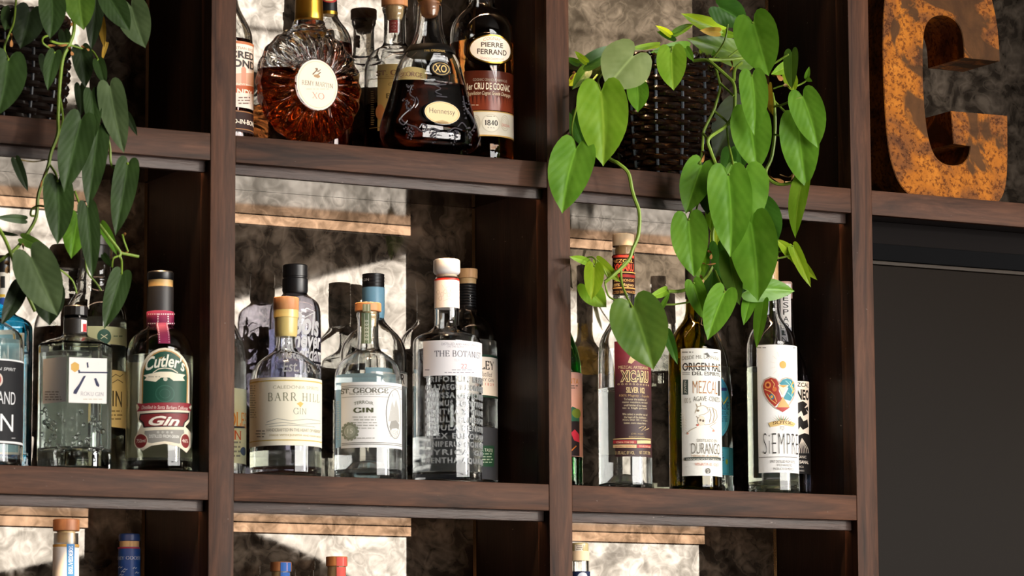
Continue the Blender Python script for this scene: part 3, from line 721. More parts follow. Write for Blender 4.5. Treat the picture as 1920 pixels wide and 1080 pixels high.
b = bottle('gin_bottle', 'wooden-capped bottle with black ribbed neck, behind the white-stoppered bottle', 877, .138, ZB_,
    [(556, 16), (580, 16), (592, 22), (602, 36), (616, 48), (640, 54.5), (680, 55.5), (898, 55.5)], GLASS, GIN, 641,
    caps=[('cap', CAP_WOOD, [(505, 18), (506, 19), (522, 19), (523, 18)]), ('cork', CORK, [(523, 16.5), (533, 16.5)])])
ridged(b, 'neck_wrap', BLACK, 533, 580, 16.6, 9, 1.2)
L = Label('label', cyl(b), b.root, '234236', 850, 929, 664, 744, s0=-50, s1=98)
L.band(668, 740, 'e9e8e4', -48, 96, 877).text('WHITLEY', 850, 925.5, 675, 692, '2d2f30', 'serif', .03).text('distilled', 900, 922, 697, 706, '55585a', shear=.3).text('DRY GIN', 896, 925, 709, 715, '4a4d50').text('2 1 8 2 9', 902, 925, 718, 723, 'c2544a').done()
L = Label('base_wrap', cyl(b), b.root, '3c424c', 850, 931, 800, 898, s0=-120, s1=120); L.rect(895, 926, 836, 875, '1d4a36').text('A TASTE', 902, 923, 841, 847, 'd8e2da').lines(4, 900, 924, 849, 870, '9fb8a8', 4).done()

# ---- middle bay, left
b = bottle('gin_bottle', 'clear bottle with black label cut off by the left edge of the photo', -24, .055, ZB_,
    [(540, 17), (585, 18), (600, 26), (612, 45), (625, 62), (645, 68), (868, 68)], GLASS, GIN, 640, punt=.004, caps=[('cap', BLACK, [(500, 20), (545, 20)])])
L = Label('label', cyl(b), b.root, '1d1d20', -70, 32, 672, 832, s0=-90, s1=86)
L.band(672, 675, 'd9d9d9', -90, 86, -10).band(826, 830, 'd9d9d9', -90, 86, -10)
L.text('ARTISAN SPIRIT', -40, 29, 688, 694, 'c9c9c9', shear=.2).ell(-4, 712, 9, 13, 'c9b9ae').ell(-4, 712, 6, 9, 'a8453a')
L.text('HIGHLAND', -58, 28, 733, 757, 'd9d9dc', bold=-.005).text('GIN', -46, 24, 775, 808, 'e6e6e6').lines(1, 20, 29, 820, 824, '9a9a9a', 3).done()
b = bottle('gin_bottle', 'bright blue glass bottle with yellow and white edged label behind the black label', 4, .140, ZB_,
    [(545, 14), (575, 15), (590, 22), (598, 42), (608, 53), (625, 55), (866, 55)], GLASS_BLUE, glass('blue_tinted_spirit', (.8, .95, .98), 1.33), 640, n=4.5, sy=.6,  # spirit given a pale blue tint
    caps=[('neck_label', paper('d6d2c8'), [(512, 12.5), (560, 13.5)]), ('cap', BLACK, [(480, 13), (512, 13)])])
L = Label('neck_print', cyl(b, 13.6), b.root, None, base=.0006); L.rect(2, 9, 518, 540, '222222').ell(6, 565, 6, 7, '2a4f9c').rect(0, 9, 552, 557, 'd8b23a').done()
pf = Plane((b.x, b.y-b.r*.6, 0), 0)
L = Label('label', pf, b.root, 'cfd2c4', -42, 44, 622, 862); L.rect(36, 41, 628, 856, 'd3aa2e').rect(-36, 33, 630, 855, '7fb2bd').done()

def hexglass(b, Rc, zt, zs, az, name, mat, inset, zlo, close=True):
    pass
# six-sided bottle
c = at(140, 770, .056); k = mpp(c); Zq = lambda v: at(140, v, .056).z
GLASS_TEAL = glass('faint_green_glass', (.95, .985, .965))
root = thing('gin_bottle', 'six-sided clear gin bottle with white label bearing brushed dark strokes', 'bottle', (c.x, c.y, 0))
def hexring(bm, r, z, az, rnd=.12):
    vs = []
    for i in range(6):
        a = az+PI/6+i*PI/3
        for j in (-1, 1):
            # two verts per corner: a small chamfer
            ca = Vector((math.sin(a), -math.cos(a))); tn = Vector((math.cos(a), math.sin(a)))
            vs.append(bm.verts.new((c.x+r*(ca.x*(1-rnd*.25)+tn.x*j*rnd*.43), c.y+r*(ca.y*(1-rnd*.25)+tn.y*j*rnd*.43), z)))
    return vs
def hexloft(bm, rz, az, flip=False, c0=False, c1=True):
    rg = [hexring(bm, r, z, az, rd) for r, z, rd in rz]
    for A, B in zip(rg, rg[1:]):
        for i in range(12):
            f = (A[i], B[i], B[(i+1) % 12], A[(i+1) % 12]); bm.faces.new(f[::-1] if flip else f)
    if c0: bm.faces.new(rg[0] if not flip else rg[0][::-1])
    if c1: bm.faces.new(rg[-1][::-1] if not flip else rg[-1])
    return rg
AZH = math.radians(-8.6); RH = 72*k
out = [(22*k, Zq(600), .5), (22*k, Zq(624), .5), (30*k, Zq(632), .4), (60*k, Zq(641), .25), (70*k, Zq(646), .16), (RH, Zq(652), .12), (RH, .004, .12), (RH-.003, .0003, .12)]
inn = [(20*k, Zq(600), .5), (20*k, Zq(626), .5), (27*k, Zq(635), .4), (57*k, Zq(644), .25), (67*k, Zq(650), .16), (RH-.003, Zq(655), .12), (RH-.003, Zq(842), .12), (RH-.009, Zq(846), .12)]
bm = bmesh.new(); ro = hexloft(bm, out, AZH); ri = hexloft(bm, inn, AZH, True)
for i in range(12): bm.faces.new((ro[0][i], ro[0][(i+1) % 12], ri[0][(i+1) % 12], ri[0][i]))
obj('glass_body', bm, GLASS_TEAL, root, ang=25)
bm = bmesh.new(); hexloft(bm, [(RH-.0024, Zq(664), .12), (RH-.0024, Zq(842), .12), (RH-.0085, Zq(846.5), .12)], AZH, c0=True); obj('liquid', bm, GIN, root, ang=25)
b = Bottle(); b.x, b.y, b.k, b.Z, b.root = c.x, c.y, k, Zq, root
for nm, mt, pr in (('cap', BLACK, [(574, 21), (576, 22.5), (592, 22.5), (593, 21)]), ('collar', BLACK_MAT, [(597, 20.5), (600, 22), (625, 22), (630, 22)]), ('neck_ring', GLASS, [(593, 20), (594, 22.5), (597, 22)])):
    bm = bmesh.new(); lathe(bm, c.x, c.y, [(h*k, Zq(v)) for v, h in pr], 16 if nm == 'cap' else 32); obj(nm, bm, mt, root, ang=20)
L = Label('tax_seal', Cyl(c.x, c.y, 22.4*k), root, 'ece6e2', 152, 162, 600, 622, base=.0003); L.rect(155, 161.6, 607, 622, 'b03036').done()
ap = RH*math.cos(PI/6)
def hexface(az): return Plane((c.x+ap*math.sin(az), c.y-ap*math.cos(az), 0), az)
f1, f2 = hexface(AZH), hexface(AZH-PI/3)
L = Label('label', f1, root, 'f2eeea', 129, 200, 671, 756, base=.0006)
hxp = [(133, 683), (140, 678.5), (148, 683), (148, 693), (140, 698), (133, 693)]
L.poly(hxp, 'dcae58')
IK = '2c2f4e'
L.poly([(162, 680), (165, 679), (166, 689), (163, 690)], IK).poly([(146, 694), (149, 693.5), (150, 697), (202, 697.5), (202, 700), (150, 699.5), (147, 700)], IK)
L.poly([(156, 705.5), (161, 704.5), (152, 722), (143, 739), (137, 738), (138, 733), (148, 720)], IK).poly([(176, 710), (180, 709), (186, 722), (185, 726), (180, 723)], IK)
L.text('ROKU GIN', 151, 194, 735, 742.5, 'b4aeb2', 'serif').lines(1, 151, 196, 747, 751, 'd8ccb8', 3).done()
L = Label('label', f2, root, 'f4f0ec', 81, 125, 671, 755, base=.0006, label='plain side of the label'); L.lines(4, 85, 118, 733, 752, '9f948c', 8, 'l').done()
for az_ in (AZH+PI, AZH+2*PI/3):  # pale backing sheets added to brighten the six-sided bottle
    pb = hexface(az_); bm = bmesh.new(); w_ = RH*.46
    vs = [bm.verts.new(pb.p(q, z, .0004)) for q, z in ((-w_, Zq(838)), (w_, Zq(838)), (w_, Zq(668)), (-w_, Zq(668)))]; bm.faces.new(vs); obj('back_label', bm, paper('dde2d4'), root, label='pale sheet added behind the glass to brighten it')
# embossed flower reliefs on the lower faces
bm = bmesh.new(); R_ = random.Random(3)
for F_, ua, ub in ((f1, 134, 194), (f2, 78, 122)):
    for _ in range(34):
        u, v = R_.uniform(ua, ub), R_.uniform(768, 850); s_, t_ = F_.st(u, v); o_ = F_.p(s_, t_, 0)
        r_ = R_.uniform(.0012, .0032)
        bmesh.ops.create_icosphere(bm, subdivisions=2, radius=r_, matrix=Matrix.Translation(o_) @ Matrix.Diagonal((1, 1, 1.2, 1)))
obj('raised_flowers', bm, GLASS_TEAL, root)

b = bottle('gin_bottle', 'tall clear bottle with flared shoulders and pale green GIN label behind the six-sided bottle', 178, .146, ZB_,
    [(462, 31), (500, 32), (522, 33), (527, 36), (534, 34), (548, 36), (562, 45), (578, 54), (594, 58), (612, 59), (780, 58), (810, 55), (840, 57), (868, 61)], GLASS, GIN_PALE, 600,
    caps=[('stopper', plain('dark_stopper', '46403a', .4), [(440, 26), (445, 30), (462, 30), (463, 26), (486, 25)])])
L = Label('label', cyl(b, 59), b.root, 'cfd0a0', 168, 236, 612, 645, s0=-60, s1=88)
L.ell(195, 631, 13, 14, '2c5a46').line([(189, 627), (201, 635)], 1.5, 'd8dcb8').line([(201, 627), (189, 635)], 1.5, 'd8dcb8').lines(1, 210, 233, 628, 634, '6c7a58', 3).done()
L = Label('label', cyl(b, 59), b.root, 'cdcca2', 168, 232, 693, 800, s0=-60, s1=80)
L.text('GIN', 190, 228, 732, 762, '3c3f34', bold=.01).lines(3, 205, 230, 768, 790, '7c7a5c', 3).line([(208, 708), (216, 702), (224, 706), (230, 702)], 1.4, '4d4f44').line([(210, 718), (220, 712), (230, 718)], 1.4, '4d4f44').done()

b = bottle('gin_bottle', 'clear bottle with ornate green and red label, maroon stitched ribbon and black neck capsule', 300, .054, ZB_,
    [(585, 22), (610, 23), (616, 28), (624, 42), (636, 54), (652, 61), (680, 62), (881, 62)], GLASS, GIN_PALE, 669, foot=.014,
    caps=[('cap', BLACK, [(510, 23), (512, 24.5), (525, 24.5), (526, 24)]), ('cork_band', plain('gold_cork', 'c9a56a', .45), [(526, 23.5), (539, 23.5)]),
          ('neck_capsule', CHAR, [(539, 24.5), (585, 24.5)])])
MAR = '8a1f4c'
bm = bmesh.new(); lathe(bm, b.x, b.y, [(h*b.k, b.Z(v)) for v, h in ((585, 25), (586, 25.8), (609, 25.8), (610, 25))], 36)
rb = obj('ribbon', bm, plain('maroon_ribbon', MAR, .7), b.root)
L = Label('stitching', cyl(b, 25.9), rb, None, base=.0003)
for q in range(13): L.rect(278+q*3.9, 280.2+q*3.9, 588, 590, 'e8dfe2').rect(278+q*3.9, 280.2+q*3.9, 605.5, 607.5, 'e8dfe2')
for q in range(5):
    for uu in (296.5, 314.5): L.rect(uu-1, uu+1, 588+q*4.4, 590.4+q*4.4, 'e8dfe2')
L.done()
# ribbon tail running down the shoulder
bm = bmesh.new(); rows = []
prof_v = [(609, 26), (614, 28), (619, 34.5), (626, 45), (634, 53.5), (643, 58.5), (652, 62)]
for v, hw in prof_v:
    rr, z = (hw+1.2)*b.k, b.Z(v-1)
    rows.append([bm.verts.new((b.x+rr*math.sin(a)*1, b.y-rr*math.cos(a), z)) for a in [math.asin(max(-.9, min(.9, t*11*b.k/rr)))-.27 for t in (-1, -.5, 0, .5, 1)]])
for A, B in zip(rows, rows[1:]):
    for i in range(4): bm.faces.new((A[i], B[i], B[i+1], A[i+1]))
tail = obj('ribbon_tail', bm, plain('maroon_ribbon', MAR, .7), b.root)
bm = bmesh.new()
for (v, hw), (v2, hw2) in zip(prof_v, prof_v[1:]):
    for f in (.15, .65):
        vv = v+(v2-v)*f; hh = hw+(hw2-hw)*f; rr = (hh+1.5)*b.k
        for t in (-.8, .8):
            a = math.asin(t*11*b.k/rr)-.27
            bmesh.ops.create_icosphere(bm, subdivisions=1, radius=.0007, matrix=Matrix.Translation((b.x+rr*math.sin(a), b.y-rr*math.cos(a), b.Z(vv-1))))
obj('stitching', bm, plain('white_thread', 'e8dfe2', .8), tail)
CR, GR, RD = 'e8dcc4', '1f4a3a', '8e2a34'
arch = lambda cx, w, top, mid, n=12: [(cx-w, mid)]+[(cx-w*math.cos(PI*i/n), mid-(mid-top)*math.sin(PI*i/n)) for i in range(1, n)]+[(cx+w, mid)]
full = arch(309, 46, 652, 705)+[(355, 757), (359, 762), (356, 770), (355, 790), (347, 800), (357, 812), (357, 838), (349, 849), (335, 838), (309, 832), (283, 836), (268, 845), (258, 838), (254, 820), (262, 803), (266, 795), (259, 788), (257, 770), (255, 760), (261, 755)]
L = Label('label', cyl(b), b.root, CR, shape=full)
L.poly(arch(309.5, 42.5, 656, 707)+[(351, 758), (266, 758)], 'b98c52').poly(arch(309.5, 40.5, 658.5, 708)+[(349, 757), (268, 757)], GR)
L.text('Cutler\'s', 273, 346, 672, 697, 'ece6d4', bold=.02, shear=.25, arch=.35)
L.poly([(269, 704), (290, 699), (300, 697), (320, 697), (330, 700), (347, 703), (342, 708), (346, 714), (325, 714), (317, 708), (302, 708), (292, 716), (271, 713), (275, 708)], CR).line([(287, 699), (297, 692), (309, 690), (322, 692), (333, 699)], 1.6, CR)
Label('back_label', cyl(b), b.root, 'd8cfae', 250, 350, 669, 852, s0=105, s1=255, label='pale sheet added behind the glass to brighten it')
L.ell(310, 711, 4, 3.5, 'c9c2ae').lines(1, 278, 300, 705, 709, 'a79c84', 2)
for r_ in (10, 18): L.ell(309, 738, r_, r_*.9, '2f5c4b', .12)
L.poly([(257, 756), (266, 757), (352, 756), (358, 758), (353, 764), (358, 771), (257, 772), (262, 764)], RD).text('Distilled in Santa Barbara California', 266, 351, 760, 767, 'e3cfc4', shear=.25)
L.poly([(263, 776), (354, 774), (353, 786), (346, 793), (344, 801), (270, 802), (268, 794), (261, 787)], '1d1d1d').poly([(265, 778), (352, 776), (351, 785), (344, 792), (342, 799), (272, 800), (270, 792), (263, 786)], '7c2a2c')
L.text('Gin', 279, 336, 780, 798, 'ece4d6', bold=.03, shear=.35)
L.poly([(272, 808), (344, 806), (346, 826), (335, 832), (309, 827), (285, 831), (270, 828)], '8f8b84').text('DISTILLED FROM GRAIN', 280, 335, 815, 821, 'e9e6de').text('* * * *', 294, 324, 808, 813, 'd8d4ca')
for uu, tt in ((265, '750ml'), (346, '46%')):
    L.ell(uu, 827, 12.5 if uu < 300 else 9, 15, CR).ell(uu, 827, 11 if uu < 300 else 7.6, 13, '7c2626').text(tt, uu-8 if uu < 300 else uu-5.4, uu+8 if uu < 300 else uu+5.4, 823, 830, 'e6d6c6')
L.done()

# ---- middle bay, right: agave spirits among the vines
b = bottle('mezcal_bottle', 'green glass bottle with pink label, half hidden by the stile left of the vines', 1043, .140, ZB_,
    [(520, 14), (570, 15), (600, 18), (630, 30), (660, 42), (700, 48), (905, 48)], GLASS_GREEN, glass('green_tinted_spirit', (.85, .95, .85), 1.33), 700, caps=[('cap', BLACK, [(490, 15), (525, 15)])])  # faint green tint in the spirit
L = Label('label', cyl(b), b.root, 'dcb3ad', 1040, 1085, 697, 855, s0=-60, s1=62)
L.rect(1060, 1086, 790, 855, '26222a').poly([(1060, 775), (1073, 762), (1086, 770), (1086, 790), (1060, 790)], '2f6b5c').ell(1080, 775, 8, 9, '6c8a3a').text('PUNTA', 1050, 1084, 709, 719, 'cf8a2e').lines(2, 1066, 1083, 722, 730, '4a4644', 2)
L.poly([(1070, 812), (1077, 805), (1085, 815), (1086, 830), (1076, 826)], 'c23350').line([(1066, 850), (1074, 842), (1080, 836)], 2, 'c87b34').done()

b = bottle('mezcal_bottle', 'clear bottle with dark red to black label and pale stopper behind the big hanging leaf', 1170, .055, ZB_,
    [(463, 20.5), (468, 21.5), (477, 21), (480, 19.5), (552, 20.5), (585, 21), (600, 24), (615, 33), (632, 43), (650, 48), (680, 49.5), (908, 50)], GLASS, GIN, 730, punt=.016, foot=.006,
    caps=[('stopper', CAP_PALE, [(440, 19), (441, 20.5), (462, 20.5), (463, 19)]), ('stopper_cork', CORK, [(463, 15), (480, 15)]),
          ('neck_label', paper('2c1618'), [(479, 20.6), (552, 21.2)])])
L = Label('neck_print', cyl(b, 21.3), b.root, None, base=.0006)
L.rect(1148, 1188, 480, 484.5, 'b23a34').text('MEZCAL', 1150, 1186, 486, 492, 'd8b070').text('XICARU', 1152, 1187, 494, 508, 'c8493c', bold=.03).rect(1148, 1190, 512, 513.5, 'd8b070').rect(1148, 1190, 517, 522, '7a2428').text('SAN DIONISIO', 1152, 1188, 523, 528, 'd8b070')
L.text('100% Maguey', 1150, 1188, 531, 538, 'e3cf9a', shear=.2).rect(1148, 1190, 541, 543, 'd8b070').text('PROTECTED DENOMINATION', 1148, 1190, 545, 550, 'd8b070').done()
Label('back_label', cyl(b), b.root, 'b9b29c', 1170, 1171, 727, 846, s0=110, s1=250, label='pale sheet added behind the glass to brighten it')
def grad_red():
    m, N, L, bb = new_mat('red_to_black_label'); t = N.new('ShaderNodeTexCoord'); sp = N.new('ShaderNodeSeparateXYZ'); L.new(t.outputs['Object'], sp.inputs[0])
    mr = N.new('ShaderNodeMapRange'); mr.inputs['From Min'].default_value = .17; mr.inputs['From Max'].default_value = .10; L.new(sp.outputs['Z'], mr.inputs['Value'])
    n = noise(N, L, tex(N, L), 300, 3); mt = N.new('ShaderNodeMath'); mt.operation = 'MULTIPLY_ADD'; L.new(n.outputs['Fac'], mt.inputs[0]); mt.inputs[1].default_value = .3; L.new(mr.outputs[0], mt.inputs[2])
    r = ramp(N, [(.1, lin('8c2731')), (.6, lin('4e1d24')), (1, lin('351719'))]); L.new(mt.outputs[0], r.inputs[0]); L.new(r.outputs[0], bb.inputs['Base Color']); bb.inputs['Roughness'].default_value = .55; return m
L = Label('label', cyl(b), b.root, '5a1f26', 1149, 1219, 640, 856, s0=-52, s1=48, mat=grad_red())
GD = 'dcc08a'
L.poly([(1180, 672), (1184, 664), (1190, 667), (1196, 664), (1203, 667), (1206, 674), (1210, 680), (1204, 682), (1200, 676), (1190, 676), (1184, 682), (1177, 680)], GD)
L.text('MEZCAL ARTESANAL', 1160, 1215, 686, 691.5, GD).text('XICARU', 1163, 1215, 694, 717, GD, bold=.07).text('XICARU', 1165, 1214, 696, 715, '2a1214', bold=0.0)
L.text('o o o o o o o o o o', 1158, 1216, 719, 722, GD).text('SILVER 102', 1174, 1208, 726, 737, GD, bold=.02).text('100% Maguey - Espadin', 1161, 1216, 739.5, 745, 'bf9a66', shear=.1)
for i, w in enumerate(['To honor the tradition of', 'master mezcaleros, we distill', 'small batches of our mezcal', 'to a high proof.', '', 'We select a smaller cut of', 'the heart of the distillation.', 'Xicaru Silver 102 - a unique,', 'bolder, more robust flavor.']):
    if w: L.text(w, 1170-(3 if i % 2 else 0), 1211+(2 if i % 2 else 0), 746.5+i*5.6, 750.8+i*5.6, 'd9c6a0')
L.line([(1197, 803), (1206, 799), (1202, 808), (1210, 800), (1208, 807), (1216, 803)], 1.2, GD).text('JOVEN - MAGUEY', 1183, 1206, 812, 816, 'b89a6a').text('PRODUCT OF MEXICO', 1179, 1208, 818, 821, 'b89a6a')
L.rect(1150, 1219, 823, 824.5, 'e8c98e').rect(1150, 1193, 826, 832, 'b0373a').rect(1194, 1219, 826, 832, 'e6c58f').rect(1150, 1193, 834, 840, 'e6c58f').rect(1194, 1219, 834, 840, 'b0373a').text('CONICAL STONE OVEN', 1156, 1188, 827.5, 831, 'f0d8b0').text('NATURALLY FERMENTED', 1154, 1190, 835.5, 839, 'b0373a').text('DOUBLE DISTILLED', 1198, 1218, 835.5, 839, 'f0d8b0')
L.text('51.0% ALC. BY VOL.', 1154, 1190, 846, 852, GD).text('NET. CONT. 750ML', 1198, 1218, 846, 852, GD).done()

b = bottle('mezcal_bottle', 'dark olive bottle with a tall white printed label under the hanging leaves', 1301, .055, ZB_,
    [(462, 14), (466, 15), (472, 13.5), (570, 14.5), (592, 16), (604, 22), (616, 32), (630, 41), (650, 47), (680, 49), (912, 49)], GLASS_OLIVE, glass('olive_tinted_spirit', (.85, .85, .6), 1.33), 705, foot=.008, wall=.003,  # spirit tinted towards olive
    caps=[('capsule', BLACK_MAT, [(448, 14.5), (449, 15.6), (560, 15.8), (561, 15)])])
L = Label('label', cyl(b), b.root, 'efece4', 1273, 1350, 653, 892, s0=-62, s1=62)
K = '3a342e'; OR = 'b07a4a'
L.lines(1, 1279, 1300, 658, 664, '8f8a80', 2).lines(1, 1336, 1348, 659, 664, '8f8a80', 3).text('DESDE MIL LAMPARAS', 1279, 1347, 668, 675, '7c766c', arch=.3).poly([(1318, 664), (1326, 661), (1331, 668), (1327, 670), (1324, 666)], '55524c')
L.text('ORIGEN RAIZ', 1280, 1350, 680, 695, K, bold=.022).rect(1284, 1346, 687, 688.6, OR).text('DEL ESPIRITU', 1298, 1349, 697, 704, '4a443c', bold=.02).line([(1280, 699), (1294, 699)], 1, '8a847a').line([(1280, 702), (1294, 702)], 1, '8a847a')
L.text('MEZCAL', 1299, 1344, 714, 738, OR, bold=-.01).rect(1281, 1290.5, 712, 740, '3f4a44').text('JOVEN', 1283, 1288.5, 714, 738, 'e8e4d8', vert=1).rect(1345.5, 1349, 714, 742, '55504a')
L.text('100 %', 1283, 1296, 746, 756, '9c968a').text('AGAVE -CENIZO-', 1300, 1349, 744, 753, '7a746a', arch=.1)
# skull-less armadillo sketch
for pts in ([(1303, 775), (1308, 763), (1318, 760), (1326, 764), (1328, 772), (1320, 777), (1310, 779)], [(1324, 765), (1334, 764), (1342, 770), (1344, 782), (1338, 792), (1328, 796)], [(1306, 780), (1312, 790), (1322, 797), (1330, 796)], [(1308, 764), (1305, 757)], [(1314, 761), (1314, 755)], [(1288, 812), (1296, 806), (1306, 801)], [(1338, 806), (1330, 800), (1342, 792)], [(1330, 766), (1333, 778), (1330, 792)], [(1336, 766), (1339, 778), (1336, 792)]):
    L.line(pts, 1.1, 'b5a184')
L.ell(1315, 789, 7, 9, 'e4d8c4').ell(1313, 788, 2, 2.3, '6b5a4a').ell(1318, 789, 2, 2.3, '6b5a4a').ell(1308, 797, 2, 2, 'd9705c').ell(1337, 808, 2, 1.6, 'd98a72').ell(1290, 813, 1.6, 1.6, 'd98a72').ell(1309, 770, 2, 2, '8c7c66')
for i in range(6): L.line([(1277, 775+i*5), (1284, 778+i*5), (1281, 784+i*5), (1288, 789+i*5)], .7, 'dcd6c8')
L.text('DESTILADO EN', 1307, 1343, 823, 829, '8f877a').text('DURANGO', 1297, 1348, 831, 851, '6a6258', bold=-.012).text('TIERRA DE ALACRANES', 1296, 1347, 853, 857, 'c49a72')
L.rect(1284, 1350, 858, 864, '4a4f48').text('ENVASADO DE ORIGEN', 1288, 1347, 859.3, 862.8, 'e4e0d4').text('VINATA EL OJO', 1303, 1346, 868, 875, 'df9b88').ell(1327, 883, 4.5, 5, '5a554e', .3).ell(1327, 883, 2, 2.2, '8f897e').done()

b = bottle('tequila_bottle', 'clear bottle with round blue label peeking out behind the white-labelled olive bottle', 1327, .146, ZB_,
    [(560, 14), (600, 15), (625, 20), (650, 32), (680, 41), (720, 44), (910, 44.5)], GLASS_TEAL, GIN, 690, caps=[('cap', plain('blue_cap', '24407c', .4), [(535, 15), (590, 16)])])
L = Label('label', cyl(b), b.root, '3f9cc4', 1290, 1368.5, 700, 826, shape='ell', base=.0005)
L.ell(1329, 763, 37, 57, '58a8c4', .04).text('VERDE', 1335, 1366, 752, 768, '1c2f66', 'serif', .03).line([(1346, 757), (1352, 745), (1356, 758), (1364, 744)], 2.4, 'd8c832').rect(1346, 1362, 727, 733, '2a3a78').text('MEZCAL', 1344, 1366, 771, 777, '1f4f74').lines(3, 1346, 1366, 780, 792, '1f5f80', 4).done()
L = Label('label', cyl(b), b.root, '3a94ba', 1300, 1368, 838, 890, s0=-30, s1=80, label='lower blue label'); L.line([(1345, 841), (1367, 841), (1367, 888), (1345, 888)], .8, '174a66').lines(4, 1346, 1358, 846, 866, '1b5878', 3).ell(1362, 866, 2.2, 5, '7c9a3e').done()

b = bottle('sotol_bottle', 'clear bottle with tall white label showing a painted heart, right of the vines', 1446, .054, ZB_,
    [(482, 15), (488, 16.5), (494, 15), (570, 16), (592, 17.5), (604, 24), (616, 34), (628, 42), (645, 46.5), (670, 47), (920, 47)], GLASS, GIN_PALE, 690, punt=.017, foot=.007,
    caps=[('stopper', CORK, [(470, 15), (483, 15.5)]), ('stopper_cork', CORK, [(483, 12.5), (540, 12)])])
L = Label('label', cyl(b), b.root, 'f4f1ee', 1416, 1494, 646, 886, s0=-68, s1=66)
L.lines(1, 1420, 1442, 650.5, 654, '6a6660', 3, 'l').lines(1, 1485, 1493, 651, 654, '6a6660', 4)
for i in range(14):
    a = i*2*PI/14+.2; L.line([(1467+14*math.cos(a), 684+17*math.sin(a)), (1467+24*math.cos(a)*.95, 684+27*math.sin(a))], .4, 'ead9c0')
L.ell(1467.5, 684, 6, 7, 'e3a84e')
H = [(1461, 718), (1466, 711), (1474, 708), (1482, 710), (1488, 718), (1490, 732), (1487, 746), (1478, 760), (1467, 772), (1452, 764), (1440, 752), (1432, 738), (1429, 724), (1434, 712), (1444, 707), (1454, 710)]
L.line(H, 2.2, 'c9b7a6', True)
L.poly([(1460, 720), (1455, 711), (1445, 708.5), (1435, 713), (1431, 724), (1434, 738), (1442, 752), (1453, 763), (1466, 748), (1460, 733)], 'a8382c').poly([(1461, 720), (1467, 712), (1475, 709.5), (1483, 712), (1488, 722), (1487, 740), (1481, 752), (1468, 748), (1478, 728)], '2f8a9a')
L.poly([(1458, 722), (1478, 722), (1467, 742)], 'e9dcc0').poly([(1460, 722.5), (1476, 722.5), (1468, 727)], 'd9932e').poly([(1467, 744), (1457, 764), (1480, 764)], 'd9a866').poly([(1453, 764), (1480, 764), (1467, 773)], 'b23a34')
for q in ((1440, 722, 6, 'd98a4a'), (1440, 722, 3, '7c2620'), (1447, 744, 5, '3f6b86'), (1447, 744, 2.5, 'd9a14a'), (1452, 730, 4, 'd0703a')): L.ell(q[0], q[1], q[2], q[2]*1.1, q[3])
for pts in ([(1434, 730), (1444, 734), (1452, 742), (1456, 754)], [(1446, 712), (1452, 720), (1450, 727)], [(1438, 738), (1446, 750), (1455, 757)]): L.line(pts, 1.6, 'e0a866')
for pts in ([(1472, 714), (1480, 722), (1484, 732)], [(1476, 736), (1482, 742), (1484, 736)], [(1480, 715), (1485, 726), (1483, 745)]): L.line(pts, 1.6, '8fc4c4')
L.line([(1486, 716), (1482, 724), (1487, 730), (1484, 738)], 2, 'e3b23e')
for i in range(11):
    a = math.radians(205+i*13); L.poly([(1464, 796), (1464+(26*math.cos(a)), 796+20*math.sin(a)), (1467, 797)], '6f8a4a' if i % 2 else 'a8844e')
L.poly([(1441, 794), (1447, 791), (1466, 788), (1484, 791), (1490, 795), (1486, 800), (1466, 797), (1445, 801)], 'ddbd7c').text('SOTOL', 1449, 1484, 790.5, 796.5, '6b4a24', 'serif', .04, arch=.25).text('POR', 1463, 1472, 799, 807, 'c4beb6')
L.text('SiEMPRE', 1432, 1491, 812, 851, '2a2624', bold=-.022, track=.1, vis=.9).rect(1424, 1493, 857.5, 858.7, '8f8a84')
L.text('SPIRIT DISTILLED FROM SOTOL', 1444, 1489, 863, 868, '5f5a56').text('WILD HARVESTED', 1456, 1484, 870, 874.5, '5f5a56').text('PRODUCTO DE MEXICO', 1450, 1486, 877, 881.5, '5f5a56').done()
Label('back_label', cyl(b), b.root, '39424c', 1446, 1447, 742, 868, s0=115, s1=245, label='dark back label seen through the glass')
Label('back_label', cyl(b), b.root, 'c9c6b8', 1446, 1447, 690, 741, s0=115, s1=245, label='pale sheet added behind the glass to brighten it')

b = bottle('mezcal_bottle', 'black-labelled bottle with white neck strip behind the heart-labelled bottle', 1473, .106, ZB_,
    [(560, 14), (600, 15), (640, 18), (665, 30), (690, 39), (715, 42.5), (760, 43.5), (915, 43.5)], GLASS_GREY, glass('grey_tinted_spirit', (.8, .8, .8), 1.33), 705,  # neutral grey tint in the spirit
    caps=[('stopper', plain('pink_wax', 'c9a99c', .5), [(529, 13.5), (531, 15), (560, 15), (561, 13)])])
L = Label('neck_strip', cyl(b, 15.6), b.root, 'efece8', 1464, 1483, 532, 640)
for i, ch in enumerate('ESPADIN'): L.text(ch, 1468+.4*i*.5, 1478+.4*i*.5, 554+i*13, 564+i*13, '2a2828')
L.done()
L = Label('label', cyl(b), b.root, '18181a', 1430, 1517, 713, 888, s0=-60, s1=92)
L.poly([(1470, 715), (1516, 716), (1516, 815), (1508, 812), (1495, 817), (1470, 812)], 'e9e6e0').text('MEZCAL', 1478, 1515, 717, 725, '1a1a1a', bold=.02).text('NEO', 1493, 1515.5, 730, 750, '141414', bold=.04)
for pts in ([(1494, 756), (1505, 752), (1513, 758), (1508, 764), (1514, 775), (1506, 780), (1502, 770), (1496, 776)], [(1494, 785), (1500, 780), (1506, 790), (1513, 786), (1515, 800), (1505, 806), (1500, 800), (1495, 808)], [(1496, 762), (1500, 768), (1494, 772)], [(1508, 766), (1514, 762), (1515, 772)]): L.poly(pts, '1a1a1c')
for i in range(7): L.line([(1503, 822), (1496+i*3, 842), (1495+i*3.4, 850)], 1, 'c9c6c0')
